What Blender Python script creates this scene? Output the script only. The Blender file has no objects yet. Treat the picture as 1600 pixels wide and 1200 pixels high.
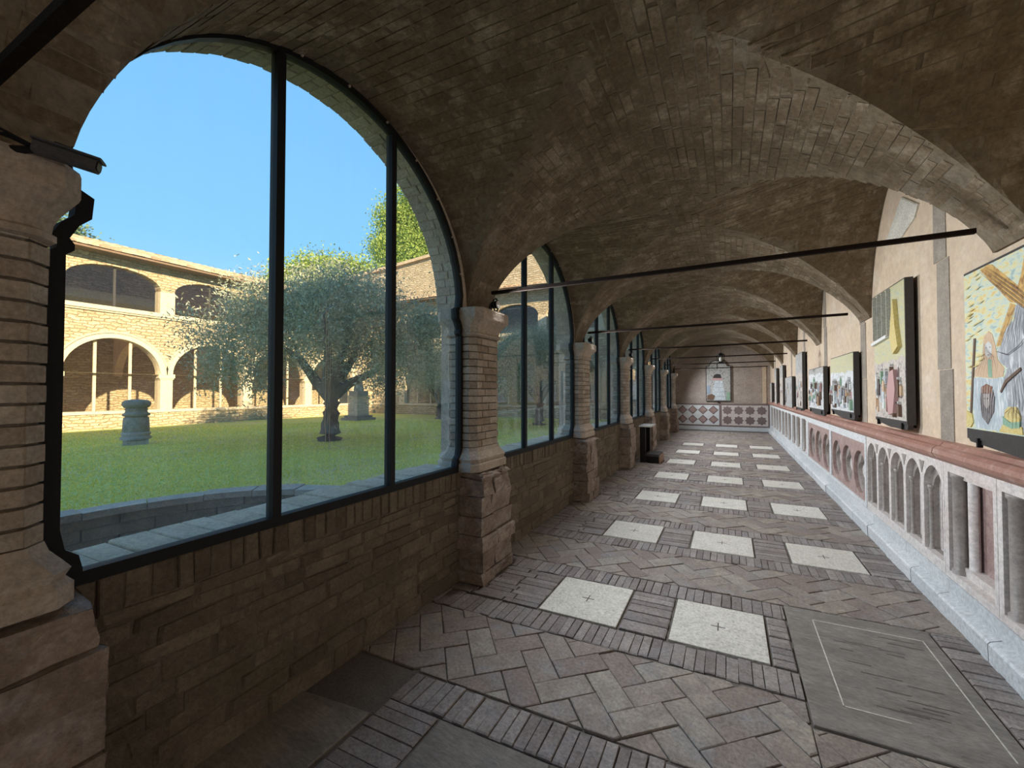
import bpy, math, random
import numpy as np
from mathutils import Vector
from mathutils.geometry import tessellate_polygon
sc = bpy.context.scene
COL = sc.collection
PI = math.pi
rnd = random.Random(7)

# ------------------------------------------------------------------ camera, sky, sun, exposure
cam_d = bpy.data.cameras.new('camera'); cam = bpy.data.objects.new('camera', cam_d); COL.objects.link(cam)
cam_d.sensor_width = 36.0; cam_d.lens = 36.0 * 600 / 1600; cam_d.clip_start = 0.02; cam_d.clip_end = 500
cam.location = (0, 0, 1.6)
cam.rotation_euler = (math.radians(90 + 1.10), 0, math.radians(29.47))
sc.camera = cam

world = bpy.data.worlds.new('sky'); sc.world = world; world.use_nodes = True
wn = world.node_tree.nodes; wl = world.node_tree.links; wn.clear()
w_out = wn.new('ShaderNodeOutputWorld'); w_bg = wn.new('ShaderNodeBackground'); w_tc = wn.new('ShaderNodeTexCoord')
w_sep = wn.new('ShaderNodeSeparateXYZ'); w_rmp = wn.new('ShaderNodeValToRGB')
wl.new(w_tc.outputs['Generated'], w_sep.inputs[0]); wl.new(w_sep.outputs['Z'], w_rmp.inputs[0])
er = w_rmp.color_ramp.elements
er[0].position = 0.0; er[0].color = (0.62, 0.82, 1.0, 1)
er[1].position = 0.75; er[1].color = (0.17, 0.46, 0.88, 1)
e_ = er.new(0.12); e_.color = (0.36, 0.68, 1.0, 1)
e_ = er.new(0.30); e_.color = (0.24, 0.58, 0.97, 1)
wl.new(w_rmp.outputs[0], w_bg.inputs[0]); wl.new(w_bg.outputs[0], w_out.inputs[0])
w_bg.inputs[1].default_value = 1.05

sun_d = bpy.data.lights.new('sun', 'SUN'); sun = bpy.data.objects.new('sun', sun_d); COL.objects.link(sun)
sun_d.energy = 10.0; sun_d.color = (1.0, 0.80, 0.52); sun_d.angle = math.radians(0.6)
sun.rotation_euler = Vector((1.0, -0.35, 0.47)).to_track_quat('Z', 'Y').to_euler()
sun.location = (20, -7, 12)

FILL_W = 250       # power of the fill spots added at the capitals to brighten the walk
vs = sc.view_settings
vs.view_transform = 'Standard'; vs.look = 'None'; vs.gamma = 1.0; vs.use_curve_mapping = False
vs.exposure = 0.25
sc.cycles.max_bounces = 10; sc.cycles.diffuse_bounces = 7; sc.cycles.transparent_max_bounces = 24
sc.cycles.caustics_reflective = False; sc.cycles.caustics_refractive = False
sc.cycles.sample_clamp_indirect = 6.0

# ------------------------------------------------------------------ materials
def mat(name, lo, hi, nscale=6.0, mottle=0.35, dark=None, bump=0.25, bscale=40.0, rough=0.85, stain=None, stain_amt=0.0,
        stain_scale=1.6, spec=0.25, brick=None, stretch=None, metal=0.0, grain=0.32):
    """procedural stone / plaster / metal: base colour between lo and hi by the per-piece attribute 'tint', mottled by noise."""
    m = bpy.data.materials.new(name); m.use_nodes = True
    n = m.node_tree.nodes; l = m.node_tree.links
    b = n['Principled BSDF']; b.inputs['Roughness'].default_value = rough; b.inputs['Metallic'].default_value = metal
    b.inputs['Specular IOR Level'].default_value = spec
    geo = n.new('ShaderNodeNewGeometry'); att = n.new('ShaderNodeAttribute'); att.attribute_name = 'tint'
    pos = geo.outputs['Position']
    if stretch:
        mp = n.new('ShaderNodeMapping'); mp.inputs['Scale'].default_value = stretch; l.new(pos, mp.inputs['Vector']); pos = mp.outputs[0]
    def noise(s, d=6, r=0.6):
        t = n.new('ShaderNodeTexNoise'); t.inputs['Scale'].default_value = s; t.inputs['Detail'].default_value = d
        t.inputs['Roughness'].default_value = r; l.new(pos, t.inputs['Vector']); return t.outputs['Fac']
    def mix(fac, a, bb, mode='MIX'):
        x = n.new('ShaderNodeMix'); x.data_type = 'RGBA'; x.blend_type = mode
        for i, v in ((0, fac), (6, a), (7, bb)):
            if hasattr(v, 'is_linked') or hasattr(v, 'links'): l.new(v, x.inputs[i])
            elif i == 0: x.inputs[0].default_value = v
            else: x.inputs[i].default_value = (*v, 1)
        return x.outputs[2]
    def ramp(src, p0, p1, c0=(0, 0, 0), c1=(1, 1, 1)):
        r = n.new('ShaderNodeValToRGB'); r.color_ramp.elements[0].position = p0; r.color_ramp.elements[1].position = p1
        r.color_ramp.elements[0].color = (*c0, 1); r.color_ramp.elements[1].color = (*c1, 1); l.new(src, r.inputs[0]); return r.outputs[0]
    col = mix(att.outputs['Fac'], lo, hi)
    n1 = noise(nscale)
    d = dark or tuple(c * 0.45 for c in lo)
    col = mix(ramp(n1, 0.38, 0.72, (mottle,) * 3, (0, 0, 0)), col, d)
    if stain:
        n2 = noise(stain_scale, 8, 0.7)
        col = mix(ramp(n2, 0.50, 0.68, (0, 0, 0), (stain_amt,) * 3), col, stain)
    n3 = noise(nscale * 5 + 8, 8, 0.75)
    col = mix(1.0, col, ramp(n3, 0.34, 0.66, (1 - grain,) * 3, (1 + grain * .45,) * 3), 'MULTIPLY')
    h = noise(bscale, 8, 0.65)
    if brick:
        sw, bw, bh, mort = brick
        sp = n.new('ShaderNodeSeparateXYZ'); l.new(geo.outputs['Position'], sp.inputs[0])
        cb = n.new('ShaderNodeCombineXYZ'); l.new(sp.outputs[sw[0]], cb.inputs[0]); l.new(sp.outputs[sw[1]], cb.inputs[1])
        nz = n.new('ShaderNodeTexNoise'); nz.inputs['Scale'].default_value = 3.0; l.new(cb.outputs[0], nz.inputs['Vector'])
        va = n.new('ShaderNodeVectorMath'); va.operation = 'MULTIPLY_ADD'; l.new(nz.outputs['Color'], va.inputs[0])
        va.inputs[1].default_value = (0.34, 0.22, 0); l.new(cb.outputs[0], va.inputs[2])
        bt = n.new('ShaderNodeTexBrick'); bt.inputs['Scale'].default_value = 1.0; bt.inputs['Brick Width'].default_value = bw
        bt.inputs['Row Height'].default_value = bh; bt.inputs['Mortar Size'].default_value = 0.018; bt.inputs['Mortar Smooth'].default_value = 0.6
        bt.inputs['Color1'].default_value = (1, 1, 1, 1); bt.inputs['Color2'].default_value = (0.78, 0.74, 0.68, 1)
        bt.inputs['Mortar'].default_value = (*mort, 1); l.new(va.outputs[0], bt.inputs['Vector'])
        col = mix(1.0, col, bt.outputs['Color'], 'MULTIPLY')
        ma = n.new('ShaderNodeMath'); ma.operation = 'MULTIPLY_ADD'; l.new(bt.outputs['Fac'], ma.inputs[0]); ma.inputs[1].default_value = -1.2
        l.new(h, ma.inputs[2]); h = ma.outputs[0]
    l.new(col, b.inputs['Base Color'])
    if bump:
        bp = n.new('ShaderNodeBump'); bp.inputs['Strength'].default_value = bump; bp.inputs['Distance'].default_value = 0.02 if not brick else 0.05
        l.new(h, bp.inputs['Height']); l.new(bp.outputs[0], b.inputs['Normal'])
    return m

M = {}
M['mortar'] = mat('lime mortar', (.24, .20, .155), (.30, .25, .19), 5, .4, bump=.5, bscale=60)
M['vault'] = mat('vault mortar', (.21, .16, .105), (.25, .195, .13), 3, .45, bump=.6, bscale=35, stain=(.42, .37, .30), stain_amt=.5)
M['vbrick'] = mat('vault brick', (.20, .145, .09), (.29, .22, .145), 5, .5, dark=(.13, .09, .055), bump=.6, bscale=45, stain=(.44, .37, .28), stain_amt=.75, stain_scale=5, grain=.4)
M['brick'] = mat('pillar brick', (.42, .32, .24), (.66, .56, .45), 12, .4, bump=.5, bscale=60, stain=(.66, .62, .56), stain_amt=.5, stain_scale=5)
M['pstone'] = mat('carved pillar stone', (.52, .42, .33), (.62, .52, .42), 9, .35, bump=.4, bscale=50, stain=(.62, .56, .5), stain_amt=.5, stain_scale=4)
M['parmortar'] = mat('parapet mortar', (.20, .155, .11), (.23, .18, .13), 5, .4, bump=.7, bscale=40)
M['rough'] = mat('rough pink limestone', (.36, .27, .21), (.56, .44, .36), 8, .55, bump=1.0, bscale=22, stain=(.60, .55, .52), stain_amt=.6, stain_scale=5)
M['wallstone'] = mat('parapet stone', (.17, .13, .09), (.31, .245, .175), 9, .5, dark=(.12, .09, .06), bump=.8, bscale=30, stain=(.12, .12, .07), stain_amt=.45, stain_scale=2)
M['tile'] = mat('terracotta floor tile', (.29, .215, .18), (.47, .42, .34), 9, .6, dark=(.20, .165, .145), bump=.45, bscale=45, rough=.52, spec=.4, stain=(.30, .30, .30), stain_amt=.75, stain_scale=3.5, grain=.42)
M['fbrick'] = mat('floor brick', (.28, .235, .215), (.46, .41, .375), 9, .45, bump=.5, bscale=60, rough=.55, spec=.35, stain=(.30, .29, .29), stain_amt=.75, stain_scale=4, grain=.45)
M['grout'] = mat('floor joint', (.17, .15, .13), (.21, .185, .16), 12, .3, bump=.5, bscale=90)
M['slab'] = mat('travertine slab', (.74, .70, .61), (.88, .85, .76), 7, .4, dark=(.50, .47, .40), bump=.4, bscale=70, rough=.6, spec=.4, stain=(.30, .27, .23), stain_amt=.7, stain_scale=60, grain=.25)
M['dslab'] = mat('worn grey slab', (.30, .27, .235), (.38, .34, .295), 5, .6, bump=.6, bscale=45, rough=.62, spec=.4, stain=(.19, .18, .17), stain_amt=.6, stain_scale=6, stretch=(.7, 1.6, 1))
M['plaster'] = mat('warm plaster', (.66, .52, .37), (.70, .56, .41), 1.6, .35, dark=(.50, .40, .33), bump=.2, bscale=30, stain=(.76, .67, .55), stain_amt=.6, stain_scale=3, grain=.16)
M['endplaster'] = mat('grey pink plaster', (.44, .37, .32), (.48, .40, .34), 3, .35, bump=.2, bscale=30, stain=(.50, .46, .42), stain_amt=.5)
M['greystone'] = mat('grey wall stone', (.36, .31, .26), (.48, .42, .35), 10, .4, bump=.4, bscale=50)
M['marble'] = mat('white marble', (.66, .60, .56), (.80, .77, .74), 5, .25, dark=(.52, .42, .38), bump=.12, bscale=40, rough=.5, spec=.45, stain=(.60, .47, .42), stain_amt=.4)
M['bmarble'] = mat('pale blue white marble', (.62, .66, .68), (.78, .80, .80), 6, .25, dark=(.5, .5, .5), bump=.15, bscale=40, rough=.5, spec=.45)
M['redmarble'] = mat('red marble rail', (.34, .15, .105), (.44, .23, .17), 12, .45, dark=(.30, .15, .12), bump=.12, bscale=50, rough=.45, spec=.5, stain=(.62, .45, .38), stain_amt=.5, stain_scale=8)
M['pinkmarble'] = mat('dull pink marble', (.40, .28, .25), (.52, .38, .34), 14, .5, dark=(.22, .12, .11), bump=.15, bscale=50, rough=.5, spec=.45, stain=(.6, .5, .46), stain_amt=.5, stain_scale=9)
M['starmarble'] = mat('dark violet marble', (.22, .16, .155), (.29, .22, .21), 10, .3, bump=.15, rough=.5, spec=.45)
M['greymarble'] = mat('grey brown marble', (.36, .32, .29), (.48, .43, .39), 7, .4, bump=.12, bscale=40, rough=.45, spec=.5)
M['iron'] = mat('black iron', (.010, .010, .010), (.016, .016, .016), 20, .2, bump=.1, rough=.6, spec=.25)
M['rust'] = mat('brown iron tie rod', (.020, .013, .010), (.030, .019, .015), 30, .3, bump=.3, bscale=80, rough=.85, spec=.08)
M['black'] = mat('black painted wood', (.012, .010, .010), (.02, .016, .015), 20, .2, bump=.05, rough=.4)
M['darkgrey'] = mat('dark grey panel back', (.055, .05, .048), (.07, .065, .06), 20, .2, bump=.05, rough=.55)
M['camgrey'] = mat('grey camera shell', (.085, .085, .09), (.11, .11, .115), 20, .15, bump=.03, rough=.5)
M['white'] = mat('white lamp face', (.62, .60, .56), (.7, .68, .64), 20, .1, bump=0, rough=.4)
M['wood'] = mat('reddish wood', (.25, .13, .07), (.35, .2, .12), 20, .3, bump=.1, rough=.5)
MT = (.72, .66, .55)
M['face_l'] = mat('sunlit stone courses', (.76, .61, .40), (.84, .70, .48), 3, .35, bump=.9, bscale=14, brick=((1, 2), .26, .10, MT))
M['face_f'] = mat('stone courses facing us', (.74, .61, .42), (.82, .70, .50), 3, .35, bump=.9, bscale=14, brick=((0, 2), .26, .10, MT))
M['fbr_l'] = mat('pale facade brick', (.70, .57, .39), (.84, .71, .50), 8, .3, bump=.4, bscale=30)
M['tiles'] = mat('clay roof tile', (.46, .30, .18), (.78, .62, .42), 8, .4, bump=.3, bscale=30)
M['eavewood'] = mat('eave wood', (.25, .17, .11), (.3, .2, .13), 8, .3, bump=.2)
M['outer'] = mat('outer white brick', (.60, .50, .40), (.78, .68, .55), 8, .35, bump=.7, bscale=40)
M['pit'] = mat('damp pit masonry', (.24, .20, .15), (.36, .31, .25), 6, .5, bump=.8, bscale=25)
M['kerb'] = mat('grey kerb stone', (.46, .41, .35), (.58, .53, .46), 10, .4, bump=.6, bscale=40)
M['gravel'] = mat('dark gravel', (.14, .13, .12), (.2, .19, .17), 30, .5, bump=1, bscale=80)
M['lawn'] = mat('grass soil', (.62, .64, .15), (.70, .70, .20), 1.2, .35, dark=(.40, .46, .12), bump=.8, bscale=50, stain=(.62, .52, .32), stain_amt=.8, stain_scale=.8)
M['grass'] = mat('grass blades', (.52, .58, .08), (.80, .82, .18), .8, .35, dark=(.42, .46, .12), bump=0, rough=.6, stain=(.42, .38, .2), stain_amt=.7, stain_scale=.9)
M['bark'] = mat('olive bark', (.20, .17, .14), (.28, .24, .2), 8, .5, bump=1, bscale=25, stretch=(1, 1, .3))
M['weather'] = mat('weathered grey stone', (.36, .32, .26), (.50, .45, .38), 9, .6, bump=.9, bscale=25, stain=(.36, .30, .18), stain_amt=.5, stain_scale=6)
def leafmat(name, lo, hi, trans):
    m = mat(name, lo, hi, 1.0, .2, bump=0, rough=.55, spec=.3, grain=.1)
    n = m.node_tree.nodes; l = m.node_tree.links; b = n['Principled BSDF']
    col = b.inputs['Base Color'].links[0].from_socket
    t = n.new('ShaderNodeBsdfTranslucent'); l.new(col, t.inputs[0]); mx = n.new('ShaderNodeMixShader'); mx.inputs[0].default_value = trans
    l.new(b.outputs[0], mx.inputs[1]); l.new(t.outputs[0], mx.inputs[2]); l.new(mx.outputs[0], n['Material Output'].inputs[0]); return m
M['olive'] = leafmat('olive leaf', (.27, .29, .17), (.70, .71, .52), .25)
M['green'] = leafmat('bright green leaf', (.22, .32, .05), (.50, .58, .14), .35)
M['pine'] = leafmat('dark conifer leaf', (.10, .16, .08), (.2, .28, .14), .2)
def glassmat(name, tint, dirt_haze, gl=.9):
    m = bpy.data.materials.new(name); m.use_nodes = True; n = m.node_tree.nodes; l = m.node_tree.links; n.clear()
    o = n.new('ShaderNodeOutputMaterial'); tr = n.new('ShaderNodeBsdfTransparent'); tr.inputs[0].default_value = (*tint, 1)
    g = n.new('ShaderNodeBsdfGlossy'); g.inputs['Roughness'].default_value = .01; g.inputs[0].default_value = (gl, gl, gl, 1)
    f = n.new('ShaderNodeFresnel'); f.inputs[0].default_value = 1.5
    mx = n.new('ShaderNodeMixShader'); l.new(f.outputs[0], mx.inputs[0]); l.new(tr.outputs[0], mx.inputs[1]); l.new(g.outputs[0], mx.inputs[2])
    df = n.new('ShaderNodeBsdfTranslucent'); df.inputs[0].default_value = (.85, .85, .80, 1)  # translucent film: pane dirt, strengthened to stand in for hazy reflections
    geo = n.new('ShaderNodeNewGeometry'); mp = n.new('ShaderNodeMapping'); mp.inputs['Scale'].default_value = (14, 14, .8)
    nz = n.new('ShaderNodeTexNoise'); nz.inputs['Scale'].default_value = 1.2; nz.inputs['Detail'].default_value = 8
    l.new(geo.outputs['Position'], mp.inputs[0]); l.new(mp.outputs[0], nz.inputs['Vector'])
    r = n.new('ShaderNodeValToRGB'); r.color_ramp.elements[0].position = .45; r.color_ramp.elements[1].position = .85
    r.color_ramp.elements[0].color = (dirt_haze * .6,) * 3 + (1,); r.color_ramp.elements[1].color = (dirt_haze * 1.05,) * 3 + (1,)
    l.new(nz.outputs['Fac'], r.inputs[0])
    m2 = n.new('ShaderNodeMixShader'); l.new(r.outputs[0], m2.inputs[0]); l.new(mx.outputs[0], m2.inputs[1]); l.new(df.outputs[0], m2.inputs[2])
    l.new(m2.outputs[0], o.inputs[0]); return m
M['glass'] = glassmat('window glass', (.98, .99, .98), .07)
M['glass_far'] = glassmat('far window glass', (.93, .95, .94), .02)
def flat(name, c, rough=.5, c2=None, scale=60, stretch=(1, 1, 1)):
    m = bpy.data.materials.new(name); m.use_nodes = True; n = m.node_tree.nodes; l = m.node_tree.links; b = n['Principled BSDF']
    b.inputs['Roughness'].default_value = rough; b.inputs['Specular IOR Level'].default_value = .3
    if c2 is None: b.inputs['Base Color'].default_value = (*c, 1); return m
    geo = n.new('ShaderNodeNewGeometry'); mp = n.new('ShaderNodeMapping'); mp.inputs['Scale'].default_value = stretch
    nz = n.new('ShaderNodeTexNoise'); nz.inputs['Scale'].default_value = scale; nz.inputs['Detail'].default_value = 5; nz.inputs['Distortion'].default_value = .6
    l.new(geo.outputs['Position'], mp.inputs[0]); l.new(mp.outputs[0], nz.inputs['Vector'])
    r = n.new('ShaderNodeValToRGB'); cs = [c] + list(c2)
    for i in range(len(cs) - 2): r.color_ramp.elements.new(.5)
    for i, cc in enumerate(cs):
        r.color_ramp.elements[i].position = .33 + .34 * i / (len(cs) - 1); r.color_ramp.elements[i].color = (*cc, 1)
    l.new(nz.outputs['Fac'], r.inputs[0]); l.new(r.outputs[0], b.inputs['Base Color']); return m

# ------------------------------------------------------------------ mesh helpers
SKEW = 0.10     # the building's cross lines run 5.7 degrees off square to its long axis
def W(p, sk=True):
    return (p[0], p[1] + SKEW * p[0], p[2]) if sk else (p[0], p[1], p[2])

class MB:
    def __init__(s, sk=True): s.v = []; s.f = []; s.t = []; s.m = []; s.sk = sk
    def add(s, vs, fs, tint=None, mi=0):
        o = len(s.v); s.v += vs; t = rnd.random() if tint is None else tint
        for f in fs: s.f.append(tuple(i + o for i in f)); s.t.append(t); s.m.append(mi)
    def box(s, x0, x1, y0, y1, z0, z1, tint=None, mi=0, j=0):
        v = [(x, y, z) for x in (x0, x1) for y in (y0, y1) for z in (z0, z1)]
        if j: v = [tuple(c + rnd.uniform(-j, j) for c in p) for p in v]
        s.add(v, [(0, 1, 3, 2), (4, 6, 7, 5), (0, 4, 5, 1), (2, 3, 7, 6), (0, 2, 6, 4), (1, 5, 7, 3)], tint, mi)
    def piece(s, poly, w0, w1, ch, fn, tint=None, mi=0, jw=0):
        """a chamfered block: polygon in (a, b), rising from w0 to w1, mapped to the world by fn(a, b, w)"""
        n = len(poly); cx = sum(p[0] for p in poly) / n; cy = sum(p[1] for p in poly) / n
        V = [fn(a, b, w0) for a, b in poly]
        mid = w1 - ch * .8 if w1 > w0 else w1 + ch * .8
        V += [fn(a, b, mid) for a, b in poly]
        for a, b in poly:
            d = math.hypot(a - cx, b - cy) or 1; k = max(.3, 1 - ch * 1.4 / d)
            V.append(fn(cx + (a - cx) * k, cy + (b - cy) * k, w1 + rnd.uniform(-jw, jw)))
        F = [tuple(range(2 * n, 3 * n))]
        for r in (0, 1):
            for i in range(n):
                k = (i + 1) % n; F.append((r * n + i, r * n + k, (r + 1) * n + k, (r + 1) * n + i))
        s.add(V, F, tint, mi)
    def holed(s, outer, holes, fn, w0, w1, tint=.5, mi=0, back=True):
        loops = [outer] + holes
        tri = tessellate_polygon([[Vector((a, b, 0)) for a, b in lp] for lp in loops])
        flatp = [p for lp in loops for p in lp]; n = len(flatp)
        V = [fn(a, b, w0) for a, b in flatp] + [fn(a, b, w1) for a, b in flatp]
        F = [tuple(t) for t in tri]
        if back: F += [tuple(i + n for i in t) for t in tri]
        o = 0
        for lp in loops:
            k = len(lp)
            for i in range(k):
                a, b = o + i, o + (i + 1) % k; F.append((a, b, b + n, a + n))
            o += k
        s.add(V, F, tint, mi)
    def lathe(s, prof, c, n=16, tint=.5, mi=0, axis='z', ph=0, cap=True):
        V = []
        for r, h in prof:
            for i in range(n):
                a = 2 * PI * i / n + ph; q = (r * math.cos(a), r * math.sin(a), h)
                if axis == 'y': q = (q[0], q[2], q[1])
                if axis == 'x': q = (q[2], q[0], q[1])
                V.append((c[0] + q[0], c[1] + q[1], c[2] + q[2]))
        F = [(r * n + i, r * n + (i + 1) % n, (r + 1) * n + (i + 1) % n, (r + 1) * n + i) for r in range(len(prof) - 1) for i in range(n)]
        if cap: F += [tuple(range(n)), tuple(range((len(prof) - 1) * n, len(prof) * n))]
        s.add(V, F, tint, mi)
    def tube(s, pts, rs, n=8, tint=.5, mi=0, flatk=1.0):
        pts = [Vector(p) for p in pts]; V = []
        for i, p in enumerate(pts):
            t = (pts[min(i + 1, len(pts) - 1)] - pts[max(i - 1, 0)]).normalized()
            u = t.cross(Vector((0, 0, 1))); u = Vector((1, 0, 0)) if u.length < .05 else u.normalized(); w = u.cross(t)
            r = rs[i] if hasattr(rs, '__len__') else rs
            for k in range(n):
                a = 2 * PI * k / n + PI / n; V.append(tuple(p + u * math.cos(a) * r + w * math.sin(a) * r * flatk))
        F = [(r * n + i, r * n + (i + 1) % n, (r + 1) * n + (i + 1) % n, (r + 1) * n + i) for r in range(len(pts) - 1) for i in range(n)]
        F += [tuple(range(n)), tuple(range((len(pts) - 1) * n, len(pts) * n))]
        s.add(V, F, tint, mi)
    def loft(s, rings, tint=.5, mi=0, cap=True):
        n = len(rings[0]); V = [p for r in rings for p in r]
        F = [(r * n + i, r * n + (i + 1) % n, (r + 1) * n + (i + 1) % n, (r + 1) * n + i) for r in range(len(rings) - 1) for i in range(n)]
        if cap: F += [tuple(range(n)), tuple(range((len(rings) - 1) * n, len(rings) * n))]
        s.add(V, F, tint, mi)
    def build(s, name, mats, parent=None, loc=None, smooth=False, kind=None, label=None):
        if not isinstance(mats, (list, tuple)): mats = [mats]
        if parent is not None: org = wloc(parent)
        else: org = Vector(W(loc, s.sk)) if loc else Vector((0, 0, 0))
        me = bpy.data.meshes.new(name)
        V = [(Vector(W(p, s.sk)) - org)[:] for p in s.v]
        me.from_pydata(V, [], s.f)
        for m in mats: me.materials.append(m)
        a = me.attributes.new('tint', 'FLOAT', 'FACE'); a.data.foreach_set('value', s.t)
        me.polygons.foreach_set('material_index', s.m)
        if smooth: me.polygons.foreach_set('use_smooth', [True] * len(s.f))
        me.update()
        o = bpy.data.objects.new(name, me); COL.objects.link(o)
        if parent is not None: o.parent = parent
        else: o.location = org
        if kind: o['kind'] = kind
        if label: o['label'] = label
        return o
def wloc(o):
    v = Vector(o.location)
    while o.parent: o = o.parent; v = v + Vector(o.location)
    return v
def thing(name, label, cat, loc=(0, 0, 0), group=None, sk=True, kind=None):
    o = bpy.data.objects.new(name, None); COL.objects.link(o); o.location = W(loc, sk); o.empty_display_size = .1
    if kind: o['kind'] = kind; o['label'] = label; return o
    o['label'] = label; o['category'] = cat
    if group: o['group'] = group
    return o
def tag(o, label, cat, group=None):
    o['label'] = label; o['category'] = cat
    if group: o['group'] = group
    return o
def pieces(name, lst, mats, parent, limit=300, smooth=False, one=None):
    """lst of (importance, draw function): the most visible as single parts, the rest joined as one part of kind stuff"""
    lst.sort(key=lambda q: -q[0])
    for imp, fn in lst[:limit]:
        b = MB(); fn(b); b.build(name, mats, parent)
    if lst[limit:]:
        b = MB()
        for imp, fn in lst[limit:]: fn(b)
        b.build(one or name + 's_beyond', mats, parent, kind='stuff')
def clip(poly, x0, x1, y0, y1):
    for ax, lim, sg in ((0, x0, 1), (0, x1, -1), (1, y0, 1), (1, y1, -1)):
        out = []
        for i in range(len(poly)):
            p, q = poly[i], poly[(i + 1) % len(poly)]
            dp, dq = (p[ax] - lim) * sg, (q[ax] - lim) * sg
            if dp >= 0: out.append(p)
            if dp * dq < 0:
                t = dp / (dp - dq); out.append((p[0] + (q[0] - p[0]) * t, p[1] + (q[1] - p[1]) * t))
        poly = out
        if len(poly) < 3: return []
    return poly
def area(p): return abs(sum(p[i][0] * p[(i + 1) % len(p)][1] - p[(i + 1) % len(p)][0] * p[i][1] for i in range(len(p)))) / 2
CF = Vector((-math.sin(math.radians(29.47)), math.cos(math.radians(29.47)), 0))
def near(x, y, z=0, sz=1.0):
    """how large a piece shows: size over distance, nothing when behind or far out of the frame"""
    d = Vector(W((x, y, z))) - Vector((0, 0, 1.6)); k = d.dot(CF)
    if k < .25: return 0
    side = Vector((CF.y, -CF.x, 0)); a = abs(d.dot(side)) / k; b = abs(d.z) / k
    return 0 if a > 1.55 or b > 1.2 else sz / d.length

P = 2.72
def YK(k): return 3.06 + P * (k - 1)          # plan line of pillar k
NP = 6
Y_END = 18.0; Y_BACK = -4.6
XL, XR = -2.0, 1.42                            # inner face of the arcade wall, plaster of the right wall
SILL, SPR, RAD = .97, 2.30, 1.145

# ------------------------------------------------------------------ floor
floor = thing('floor', 'cloister walk floor of terracotta herringbone with pale square slabs', '', (0, 0, 0), kind='structure')
b = MB(); b.box(-2.4, 1.6, Y_BACK - .3, Y_END + .3, -.3, -.012, .5); b.build('joint_bed', M['grout'], floor)
fz = lambda a, c, w: (a, c, w)
R0, RP, HS = 2.99, 1.66, .28
SX = (-.96, -.08, .78)
tiles, bricks, slabs = [], [], []
def add_tile(poly, lst, ch=.004, hz=.0):
    a = area(poly)
    if len(poly) < 3 or a < .0012: return
    cx = sum(p[0] for p in poly) / len(poly); cy = sum(p[1] for p in poly) / len(poly)
    t = rnd.random(); h = hz + rnd.uniform(-.005, .0045)
    k = 1 - .0055 / math.sqrt(a); pl = [(cx + (p[0] - cx) * k, cy + (p[1] - cy) * k) for p in poly]
    lst.append((near(cx, cy, 0, math.sqrt(a)), lambda b, pl=pl, t=t, h=h: b.piece(pl, -.02, h, ch, fz, t)))
def brick_run(x0, x1, y0, y1, along, w=.06, L=None):
    """bricks on edge filling a rectangle; along = axis of their long side"""
    if along == 'y':
        x = x0
        while x < x1 - .015:
            ww = min(w * rnd.uniform(.85, 1.2), x1 - x); s = rnd.uniform(-.006, .006)
            add_tile([(x, y0 + s), (x + ww, y0 + s), (x + ww + rnd.uniform(-.004, .004), y1 + s), (x + rnd.uniform(-.003, .003), y1 + s)], bricks, .006, .001); x += ww
    else:
        y = y0
        while y < y1 - .015:
            ww = min(w * rnd.uniform(.85, 1.2), y1 - y); n = max(1, round((x1 - x0) / (L or .28))); xs = [x0 + (x1 - x0) * i / n for i in range(n + 1)]
            for i in range(1, n): xs[i] += rnd.uniform(-.05, .05)
            for i in range(n): add_tile([(xs[i], y), (xs[i + 1], y), (xs[i + 1], y + ww), (xs[i], y + ww)], bricks, .006, .001)
            y += ww
def herring(x0, x1, y0, y1, w=.145, ang=40, holes=()):
    c, s = math.cos(math.radians(ang)), math.sin(math.radians(ang)); cx, cy = (x0 + x1) / 2, 1.9
    N = int(max(x1 - x0, abs(y1 - cy), abs(y0 - cy)) / w * 1.1) + 6
    for k in range(-N, N):
        for q in range(-N, N):
            bx, by = k + 2 * q, k - 2 * q
            for (u, v, lu, lv) in ((bx, by, 2, 1), (bx + 0, by + 1, 1, 2)):
                pts = [(u, v), (u + lu, v), (u + lu, v + lv), (u, v + lv)]
                pw = [(cx + (a * c - d * s) * w, cy + (a * s + d * c) * w) for a, d in pts]
                mx = sum(p[0] for p in pw) / 4; my = sum(p[1] for p in pw) / 4
                if mx < x0 - .3 or mx > x1 + .3 or my < y0 - .3 or my > y1 + .3: continue
                pl = clip(pw, x0, x1, y0, y1)
                if pl: add_tile(pl, tiles)
FX0, FX1 = -2.04, 1.33
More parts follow.
